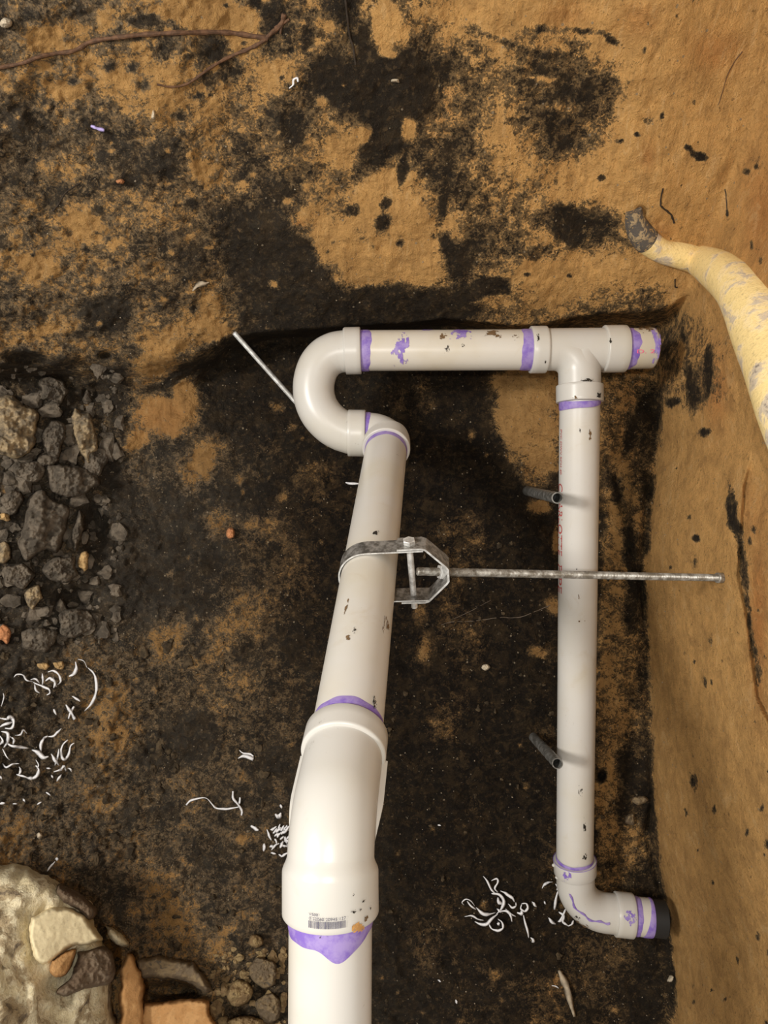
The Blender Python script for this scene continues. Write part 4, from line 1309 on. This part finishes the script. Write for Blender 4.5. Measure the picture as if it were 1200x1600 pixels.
CR = [
    (188, 284, 7, 5, M_ORANGEBIT, 'small orange crumb on the upper left bank'), (137, 979, 6, 9, M_ORANGEBIT, 'small orange tan chip above the long curved shaving'),
    (758, 1042, 7, 6, M_PALEBIT, 'small pale angular stone in the black soil between the pipes'), (619, 126, 7, 4, M_PALEBIT, 'small pale grey pebble in the black patch of the back bank'),
    (10, 36, 12, 8, M_PALEBIT, 'pale chip at the upper left corner'), (360, 834, 8, 8, M_ORANGEBIT, 'small orange crumb in the dark soil left of the long pipe'),
    (240, 180, 4, 8, M_PALEBIT, 'tiny white upright pebble on the upper left bank'), (1000, 1250, 13, 8, M_GREYROCK, 'pale brown stone low in the corner beside the right bank'),
    (985, 1280, 8, 9, M_GREYROCK, 'small brown stone under the pale brown corner stone'), 
    (1048, 1530, 6, 6, M_PALEBIT, 'pale pebble at the foot of the right bank'), (62, 1306, 5, 5, M_PALEBIT, 'round white pebble above the pale rock'),
    (68, 1041, 9, 7, M_TANBIT, 'tan crumb at the top of the upper shavings'), (92, 1040, 9, 8, M_TANBIT, 'rounded tan crumb right of the upper shavings'),
    (897, 513, 4, 2.4, M_PALEBIT, None),
]
for i, (cx, cy, rx, ry, mt, lb) in enumerate(CR):
    if lb is None:
        continue
    tag(lump_mesh(ell(cx, cy, rx, ry, 0, 300 + i, 7, 0.25), 0.006 + rx * 0.0006, mt, 'pebble', 300 + i, None, 0.26, 0.008, 0.3, round_=max(rx, ry) * 0.4), lb, 'pebble')

# ------------------------------------------------------------------ roots
def root(pxs, r0, r1, mat, label, name='root', lift=0.4, seed=1, branches=(), parent=None):
    def tube_of(pxs, r0, r1, seed):
        pp = catmull([Vector((x, y, 0)) for x, y in pxs], 10)
        r_ = random.Random(seed)
        s = []
        n = len(pp)
        pos = [S(p.x + r_.uniform(-0.7, 0.7), p.y + r_.uniform(-0.7, 0.7), (r0 + (r1 - r0) * i / n) * lift) for i, p in enumerate(pp)]
        for _ in range(2):
            pos = [pos[0]] + [(pos[i - 1] + pos[i] * 2 + pos[i + 1]) / 4 for i in range(1, n - 1)] + [pos[-1]]
        for i, p in enumerate(pos):
            t = (pos[min(i + 1, n - 1)] - pos[max(i - 1, 0)])
            s.append((p, t, (r0 + (r1 - r0) * i / (n - 1)) * (1 + 0.15 * math.sin(i * 0.8))))
        return sweep(s, 9)
    m = MB(); m.add(*tube_of(pxs, r0, r1, seed))
    for k, (b, q0, q1) in enumerate(branches):
        m.add(*tube_of(b, q0, q1, seed + 10 + k))
    o = m.build(name, mat, parent)
    return o if parent else tag(o, label, 'root')
long_root = root([(418, 60), (380, 54), (345, 50), (290, 51), (240, 53), (185, 58), (140, 66), (115, 80), (70, 86), (40, 97), (-10, 108)], 0.0029, 0.0020, M_ROOT, 'long forked brown root running level across the top of the upper left bank', seed=2)
root([(445, 22), (438, 40), (424, 52), (405, 68), (385, 78), (350, 93), (320, 112), (295, 130), (270, 136), (245, 132)], 0.0030, 0.0010, M_ROOT, None, 'root_fork', seed=3, parent=long_root, branches=[([(441, 38), (438, 52)], 0.002, 0.001), ([(430, 45), (452, 30)], 0.0025, 0.0014)])
root([(540, 0), (543, 30), (546, 55), (552, 75), (556, 102)], 0.0012, 0.0014, M_ROOTDARK, 'thin dark root hanging beside the black patch at the top of the back bank', seed=4)
root([(860, 945), (838, 955), (808, 965), (780, 965), (740, 970), (705, 972), (690, 976)], 0.0006, 0.0004, M_HAIR, 'fine pale root hair curving below the hanger rod to the branch pipe', seed=5)
root([(706, 968), (735, 955), (766, 938)], 0.0005, 0.0003, M_HAIR, 'fine pale root hair slanting up right under the hanger rod', seed=6)
root([(1036, 295), (1032, 318), (1036, 325), (1048, 335), (1054, 349)], 0.0010, 0.0014, M_ROOTDARK, 'thin dark rootlet above the pale yellow tube', seed=7)
root([(1133, 295), (1136, 318), (1136, 337)], 0.0006, 0.0012, M_ROOTDARK, 'short dark rootlet on the tan bank right of the tube end', seed=8)
root([(1055, 436), (1055, 448), (1059, 449)], 0.0010, 0.0010, M_ROOTDARK, 'tiny dark rootlet below the pale yellow tube', seed=9)
root([(82, 330), (92, 318), (104, 300), (128, 284)], 0.0012, 0.0006, M_ROOTDARK, 'thin dark rootlet in the grey soil of the upper left bank', seed=10)
root([(1160, 80), (1140, 110), (1122, 165)], 0.0006, 0.0004, M_ROOT, 'fine brown rootlet on the upper right tan bank', seed=11)

# dry leaf sliver
def flake(pxs, widths, mat, name, label, cat, group=None, lift=0.002, curl=0.0, thick=0.0006, seed=0, n=5):
    r_ = random.Random(seed)
    pp = catmull([Vector((x, y, 0)) for x, y in pxs], n)
    m = len(pp)
    zs = [soil_depth(p.x, p.y) for p in pp]
    pos = []
    for i, p in enumerate(pp):
        t = i / max(m - 1, 1)
        zz = min(zs[max(i - 3, 0):i + 4])
        pos.append(P(p.x, p.y, zz - lift - curl * math.sin(PI * t)))
    ws = np.interp(np.linspace(0, 1, m), np.linspace(0, 1, len(widths)), widths)
    ph, tw = r_.uniform(0, 6.28), r_.uniform(0.4, 1.6)
    v, f = [], []
    for i, p in enumerate(pos):
        t = (pos[min(i + 1, m - 1)] - pos[max(i - 1, 0)])
        t = t.normalized() if t.length > 1e-9 else XAX
        up = Vector((0, 0, 1))
        s = t.cross(up)
        s = s.normalized() if s.length > 1e-6 else XAX
        nn = s.cross(t).normalized()
        a = 0.5 * math.sin(ph + tw * i * 0.5)
        s2 = s * math.cos(a) + nn * math.sin(a)
        n2 = s2.cross(t).normalized()
        w = ws[i] / F * (H - p.z) * 0.5
        v += [p + s2 * w, p + n2 * thick, p - s2 * w, p - n2 * thick]
    for i in range(m - 1):
        for k in range(4):
            k2 = (k + 1) % 4
            f.append((i * 4 + k, i * 4 + k2, i * 4 + 4 + k2, i * 4 + 4 + k))
    f.append((3, 2, 1, 0)); f.append(tuple((m - 1) * 4 + k for k in range(4)))
    o = mesh_obj(name, v, f, mat, None)
    return tag(o, label, cat, group)

flake([(301, 455), (308, 446), (318, 443), (327, 441)], [2, 9, 8, 1], M_LEAF, 'dry_leaf', 'small pale dry leaf sliver on the left bank above the thin rod', 'leaf', lift=0.003)

# ------------------------------------------------------------------ plastic shavings
def shave(pxs, w, label, group, seed, mat=None, lift=0.003, curl=0.0):
    if isinstance(w, (int, float)):
        w = [w * 0.35, w, w, w * 0.35]
    return flake(pxs, w, mat or M_SHAVE, 'plastic_shaving', label, 'shaving', group, lift, curl, 0.0007, seed)

g1 = 'single shavings'
shave([(137, 1043), (146, 1052), (151, 1068), (149, 1085), (144, 1098), (132, 1111)], [1, 4, 5, 5, 5, 1], 'long curved white shaving like a bracket, right of the upper shavings', g1, 1, curl=0.004)
shave([(103, 1101), (110, 1112), (117, 1124)], [2, 6, 5], 'forked white shaving below the long curved one, its downward limb', g1, 2)
shave([(116, 1104), (110, 1113), (107, 1123)], [3, 5, 2], 'forked white shaving below the long curved one, its slanting limb', g1, 3)
shave([(84, 1108), (88, 1117)], [2, 4, 3, 1], 'small white fleck left of the forked shaving', g1, 4)
shave([(118, 1034), (119, 1046), (115, 1053), (108, 1057)], [2, 6, 6, 2], 'hooked white shaving near the long curved one', g1, 5)
shave([(113, 1088), (120, 1092), (125, 1096)], [2, 4, 3], 'short white shaving between the hooked and the forked ones', g1, 6)
shave([(122, 1030), (131, 1033), (136, 1043)], 1.6, 'thread-thin white curl above the long curved shaving', g1, 7)
U = 'curled white shaving in the upper tangle on the left'; GU = 'upper left tangle of shavings'
for k, (p, w) in enumerate([([(22, 1058), (26, 1054), (36, 1055), (42, 1063), (52, 1065)], 3), ([(52, 1066), (60, 1070), (68, 1073), (76, 1077), (78, 1083), (73, 1086)], 4), ([(54, 1069), (56, 1078), (62, 1083)], 3),
                            ([(66, 1052), (67, 1062), (66, 1072)], 3.5), ([(75, 1050), (84, 1048), (92, 1055), (95, 1064), (90, 1070)], 4), ([(71, 1064), (78, 1060), (84, 1064), (88, 1073)], 5), ([(83, 1058), (86, 1068), (84, 1075)], 4), ([(48, 1062), (56, 1061), (62, 1068)], 3)]):
    shave(p, w, ['thin wavy white shaving at the left end of the upper left tangle', 'curved white shaving making the lower loop of the upper left tangle', 'short white hook under the upper left tangle', 'upright white sliver at the top of the upper left tangle',
                 'wide arched white shaving at the right end of the upper left tangle', 'broadest white shaving in the middle of the upper left tangle', 'stubby white shaving inside the arched one', 'white link joining the thin wavy and the looped shavings'][k], GU, 20 + k, curl=0.004)
shave([(5, 1083), (6, 1090), (2, 1104)], 2, 'thin white shaving curl on the left edge above the dense tangle', g1, 40)
Lb = 'curled white shaving in the dense tangle at the left edge'; GL = 'dense left tangle of shavings'
for k, (p, w) in enumerate([([(0, 1122), (10, 1124), (16, 1120), (21, 1127), (18, 1138), (8, 1138)], 6), ([(0, 1136), (8, 1132), (20, 1128)], 5), ([(2, 1143), (12, 1146), (12, 1158), (6, 1168)], 5), ([(10, 1160), (18, 1166), (30, 1167), (44, 1169)], 6),
                            ([(24, 1149), (32, 1148), (36, 1141), (42, 1146)], 3.5), ([(4, 1170), (10, 1182), (16, 1188)], 3), ([(4, 1193), (10, 1199), (20, 1194), (30, 1193)], 3.5), ([(26, 1210), (36, 1213), (48, 1216), (58, 1212), (60, 1202), (56, 1196)], 5.5),
                            ([(30, 1198), (32, 1205), (28, 1212)], 4), ([(56, 1187), (60, 1195), (58, 1202)], 2.5), ([(50, 1172), (60, 1176), (68, 1184), (76, 1182)], 7), ([(64, 1176), (64, 1164), (68, 1154), (75, 1150)], 5), ([(74, 1151), (84, 1150), (90, 1144), (96, 1138)], 4),
                            ([(106, 1156), (98, 1164), (95, 1176), (100, 1187), (107, 1180), (110, 1166), (116, 1161)], 4.5), ([(80, 1178), (86, 1188), (92, 1196)], 5), ([(92, 1170), (90, 1182), (86, 1196)], 4), ([(84, 1206), (94, 1203), (100, 1197), (103, 1205)], 4.5), ([(96, 1210), (92, 1216), (89, 1221)], 4),
                            ([(105, 1200), (110, 1202), (112, 1206)], 3), ([(72, 1200), (80, 1201)], 2.5), ([(80, 1211), (83, 1216)], 3), ([(0, 1150), (4, 1158), (0, 1164)], 5), ([(0, 1212), (3, 1218)], 3), ([(14, 1150), (22, 1156), (20, 1164)], 4)]):
    shave(p, w, ['broad hooked white shaving at the top of the dense left tangle', 'short wide white shaving under the broad hooked one', 'white shaving bent like an elbow at the left of the dense tangle', 'long level white shaving across the dense left tangle',
                 'small curly white shaving near the top of the dense left tangle', 'thin white diagonal shaving left of the dense tangle centre', 'thin white zigzag low at the left edge', 'wide cup-shaped white shaving at the bottom of the dense left tangle',
                 'short upright white shaving left of the cup-shaped one', 'thin white shaving above the rim of the cup-shaped one', 'thick white shaving in the middle of the dense left tangle', 'white shaving rising from the thick middle one',
                 'thin wavy white shaving slanting up to the top right of the dense tangle', 'closed white ring at the right side of the dense left tangle', 'thick white shaving just below the thick middle one', 'upright white shaving left of the closed white ring',
                 'curved white shaving at the lower right of the dense left tangle', 'white shaving pointing down at the lower right end of the dense tangle', 'small white hook right of the lower right curved shaving', 'small level white chip right of the cup-shaped shaving',
                 'small slanting white chip under the level chip', 'white shaving cut by the left edge beside the level long one', 'white chip on the left edge under the dense tangle', 'curved white shaving above the long level one'][k], GL, 60 + k, curl=0.005)
for k, (p, w, lb) in enumerate([([(0, 1256), (8, 1255)], 6, 'white chip on the left edge below the dense tangle'), ([(36, 1248), (39, 1254)], 4, 'white fleck below the dense tangle, the middle one of a row'), ([(58, 1257), (65, 1253)], 3, 'white fleck below the dense tangle, the right one of a row'),
                                ([(72, 1238), (79, 1243)], 4, 'white fleck just under the right end of the dense tangle'), ([(88, 1340), (89, 1345)], 7, 'pale round chip above the edge of the pale rock'), ([(86, 1346), (79, 1354), (74, 1361)], 3.5, 'pale bent strip touching the edge of the pale rock'),
                                ([(20, 1256), (27, 1256)], 2.5, 'white fleck below the dense tangle, the left one of a row')]):
    shave(p, w, lb, g1, 130 + k)
shave([(452, 138), (458, 132), (459, 124), (464, 122), (466, 128)], [2, 4, 4, 5, 3], 'curled white shaving high on the back bank', g1, 150)
shave([(142, 197), (152, 200), (163, 204)], [4, 8, 5], 'lilac plastic shaving on the grey soil of the upper left bank', g1, 151, M_SHAVE_P)
shave([(540, 754), (548, 755), (562, 756)], 5, 'short frayed white shaving left of the long pipe', g1, 152)
shave([(372, 1185), (382, 1181), (396, 1186)], [1, 6, 6], 'flat white shaving left of the front elbow, the lower of two', g1, 153)
shave([(374, 1172), (380, 1177), (390, 1178), (396, 1182)], [1, 3, 4, 3], 'thin white shaving left of the front elbow, the upper of two', g1, 154)
shave([(291, 1258), (298, 1251), (308, 1248), (322, 1247), (332, 1257), (338, 1263), (350, 1264), (362, 1263), (373, 1261)], [3, 4, 3, 1.5, 2, 4, 4, 3, 2], 'long zigzag white shaving left of the front elbow', g1, 155)
shave([(364, 1236), (364, 1246), (370, 1255), (378, 1266), (377, 1274)], [3, 4, 4, 4, 3], 'crinkled white shaving crossing the end of the long zigzag one', g1, 156)
shave([(375, 1246), (374, 1254), (371, 1258)], [3, 4, 3], 'short white shaving leaning on the crinkled one', g1, 157)
Lc = 'pale plastic flake in the heap against the front elbow'; GC = 'heap of flakes by the front elbow'
r5 = random.Random(12)
for k in range(30):
    cx = r5.uniform(424, 458); cy = r5.uniform(1286, 1338) + (cx - 440) * 0.3
    a = r5.choice([-0.9, -0.7, -0.5, 0.2, 1.2, -1.1]); L = r5.uniform(7, 17)
    p = [(cx - math.cos(a) * L / 2, cy - math.sin(a) * L / 2), (cx, cy + r5.uniform(-2, 2)), (cx + math.cos(a) * L / 2, cy + math.sin(a) * L / 2)]
    shave(p, r5.uniform(3, 5.5), Lc, GC, 170 + k, lift=0.003 + 0.006 * r5.random())
for k, (p, w, lb) in enumerate([([(392, 1290), (397, 1294), (404, 1297)], 7, 'pale flake lying apart left of the heap by the front elbow'), ([(417, 1296), (420, 1304), (424, 1313)], 4, 'pale strip at the left side of the heap by the front elbow'), ([(413, 1318), (412, 1330)], 6, 'pale square flake below left of the heap by the front elbow'),
                                ([(430, 1272), (436, 1276), (439, 1270)], 7, 'pale flake above the heap by the front elbow'), ([(438, 1257), (440, 1263)], 5, 'pale chip topmost above the heap by the front elbow')]):
    shave(p, w, lb, g1, 210 + k)
Ld = 'curled white shaving in the tangle between the two long pipes'; GD = 'tangle of shavings between the pipes'
for k, (p, w) in enumerate([([(755, 1369), (762, 1378), (768, 1390), (775, 1397)], 3.5), ([(768, 1376), (776, 1373), (778, 1379), (773, 1388), (778, 1394)], 3.5), ([(768, 1396), (780, 1398), (787, 1408), (784, 1420), (776, 1428)], 5.5), ([(782, 1392), (792, 1397), (800, 1403), (804, 1409)], 5),
                            ([(725, 1414), (722, 1410), (728, 1405), (736, 1408), (742, 1416)], 2), ([(730, 1408), (736, 1416), (744, 1421)], 3.5), ([(744, 1418), (752, 1426), (762, 1429), (774, 1426)], 5.5), ([(726, 1432), (738, 1431), (746, 1436), (756, 1438)], 3), ([(742, 1440), (750, 1444), (760, 1444), (768, 1436), (778, 1428)], 5),
                            ([(763, 1440), (768, 1451), (778, 1454), (786, 1450), (784, 1441), (778, 1436)], 4), ([(780, 1424), (792, 1424), (798, 1430), (800, 1440)], 4.5), ([(794, 1412), (800, 1418), (806, 1416), (806, 1410)], 3.5), ([(790, 1420), (798, 1428), (806, 1432)], 3), ([(778, 1402), (780, 1410), (786, 1414)], 6), ([(776, 1420), (784, 1426)], 4), ([(778, 1440), (780, 1446)], 5)]):
    shave(p, w, ['straight white shaving pointing to the upper left, topmost of the tangle between the pipes', 'knotted white curl beside the topmost straight shaving', 'thick white bow through the middle of the tangle between the pipes', 'white shaving sloping down right from the thick bow',
                 'thin white open hook at the far left of the tangle between the pipes', 'narrow white shaving leading from the open hook', 'thick white shaving in the left arm of the tangle between the pipes', 'thin white tail below the left arm of the tangle',
                 'wide white curve under the left arm of the tangle between the pipes', 'round white loop at the bottom of the tangle between the pipes', 'white shaving bending down on the right of the tangle centre', 'small white crook between the bow and the ring-shaped shaving',
                 'thin white shaving crossing the right side of the tangle', 'short thick white shaving just above the thick bow end', 'small white scrap at the crossing point of the tangle', 'small white knob inside the round loop'][k], GD, 230 + k, curl=0.005)
Le = 'white shaving trailing right of the tangle between the pipes'
for k, (p, w, lb) in enumerate([([(815, 1412), (822, 1412), (825, 1418), (820, 1424), (814, 1420), (815, 1413)], 4, 'ring-shaped white shaving just right of the tangle between the pipes'), ([(808, 1426), (814, 1428), (816, 1422)], 6, 'stubby white shaving below the ring-shaped one'),
                                ([(818, 1430), (821, 1444), (825, 1456), (826, 1465)], 4, 'straight white shaving pointing down from the ring-shaped one'), ([(829, 1465), (834, 1470), (831, 1472)], 5, 'white scrap at the bottom end of the straight shaving'), ([(831, 1409), (835, 1413), (838, 1417)], 4.5, 'short white shaving right of the ring-shaped one'),
                                ([(847, 1388), (851, 1382), (857, 1379), (864, 1378)], [1, 4, 4, 2], 'crescent white shaving left of the foot of the branch pipe'), ([(872, 1392), (869, 1405), (866, 1421)], [2, 5, 5, 3], 'upright white shaving left of the foot of the branch pipe'),
                                ([(868, 1381), (872, 1386), (870, 1391)], 4, 'small white scrap above the upright shaving'), ([(857, 1434), (862, 1440), (868, 1444)], 5, 'stubby white shaving left of the branching one'), ([(873, 1425), (880, 1430), (880, 1440), (888, 1447)], 5, 'branching white shaving under the foot of the branch pipe'),
                                ([(884, 1420), (881, 1428), (876, 1438), (872, 1440)], 5, 'white shaving crossing the branching one'), ([(888, 1447), (894, 1444), (896, 1438)], 4.5, 'hooked white shaving at the right end of the branching one'), ([(850, 1408), (853, 1413)], 3, 'tiny white fleck left of the upright shaving')]):
    shave(p, w, lb, g1, 260 + k, curl=0.003)
for k, (p, w, lb) in enumerate([([(862, 1540), (868, 1541), (873, 1544)], 2.5, 'thin white curl near the bottom edge under the branch pipe'), ([(712, 1562), (714, 1568)], 4, 'white fleck near the bottom edge right of the lowest pipe'), ([(684, 1531), (689, 1534)], 3, 'thin white fleck in the black soil right of the lowest pipe'),
                                ([(684, 1289), (689, 1290)], 3, 'white fleck in the black soil right of the front elbow'), ([(874, 1516), (882, 1535), (890, 1560), (898, 1588)], [6, 12, 10, 5], 'flat pale brown strip lying near the bottom edge')]):
    shave(p, w, lb, g1, 290 + k, M_LEAF if 'strip' in lb else None)

# ------------------------------------------------------------------ loose grit nobody could count
def grit(n=2600):
    r_ = random.Random(77)
    v, f = [], []
    oc = [Vector(q) for q in ((1, 0, 0), (-1, 0, 0), (0, 1, 0), (0, -1, 0), (0, 0, 1), (0, 0, -1))]
    of = [(0, 2, 4), (2, 1, 4), (1, 3, 4), (3, 0, 4), (2, 0, 5), (1, 2, 5), (3, 1, 5), (0, 3, 5)]
    for _ in range(n):
        px, py = r_.uniform(0, 1060), r_.uniform(200, 1600)
        if py < 520 and r_.random() < 0.7:
            continue
        p = S(px, py, 0.0008)
        s = 0.0006 + 0.0011 * r_.random() ** 3
        m = Matrix.Rotation(r_.uniform(0, 6), 3, Vector((r_.random(), r_.random(), r_.random() + 0.01)).normalized())
        b = len(v)
        v += [p + m @ (q * s * r_.uniform(0.6, 1.2)) for q in oc]
        f += [tuple(i + b for i in t) for t in of]
    o = mesh_obj('soil_grit', v, f, plain('pale_grit', (0.30, 0.24, 0.165), 0.7, var=0.5, scale=90), None, None, False)
    o['kind'] = 'stuff'
    o.parent = bpy.data.objects['floor']
grit()

def crumbs(n, box, rmin, rmax, mat, parent, seed, name='soil_crumbs'):
    """small broken lumps too many to pick apart, one joined part of the setting"""
    r_ = random.Random(seed)
    bm = bmesh.new()
    bmesh.ops.create_icosphere(bm, subdivisions=2, radius=1.0)
    bv = [v.co.copy() for v in bm.verts]; bf = [tuple(v.index for v in f.verts) for f in bm.faces]
    bm.free()
    v, f = [], []
    for _ in range(n):
        px, py = r_.uniform(box[0], box[2]), r_.uniform(box[1], box[3])
        r = rmin + (rmax - rmin) * r_.random() ** 2.5
        p = S(px, py, r * 0.25)
        sx, sy, sz = r_.uniform(.7, 1.3), r_.uniform(.7, 1.3), r_.uniform(.5, .9)
        ph = [r_.uniform(0, 6.28) for _ in range(4)]
        b = len(v)
        for c in bv:
            k = 1 + 1.5 * (0.16 * math.sin(3.1 * c.x + ph[0]) + 0.14 * math.sin(4.3 * c.y + ph[1]) + 0.12 * math.sin(5.2 * c.z + 3 * c.x + ph[2]) + 0.09 * math.sin(9 * c.x - 7 * c.y + ph[3]))
            v.append(p + Vector((c.x * sx, c.y * sy, c.z * sz)) * (r * k))
        f += [tuple(i + b for i in t) for t in bf]
    o = mesh_obj(name, v, f, mat, bpy.data.objects[parent], 30)
    o['kind'] = 'stuff'
M_SOILBIT = plain('dark_soil_crumb', (0.085, 0.060, 0.034), 0.92, scale=60, bump=0.008, spec=0.12, col2=(0.030, 0.022, 0.014))
crumbs(330, (-20, 570, 190, 1010), 0.003, 0.015, M_CLOD, 'wall_left', 5)
crumbs(160, (-20, 1000, 440, 1620), 0.002, 0.007, M_SOILBIT, 'floor', 6)
crumbs(110, (-20, 1000, 300, 1340), 0.003, 0.009, M_SOILBIT, 'floor', 8)
crumbs(90, (330, 1480, 446, 1620), 0.003, 0.010, M_CRUMB, 'floor', 7)
crumbs(130, (600, 800, 1000, 1600), 0.002, 0.0045, M_SOILBIT, 'floor', 9)
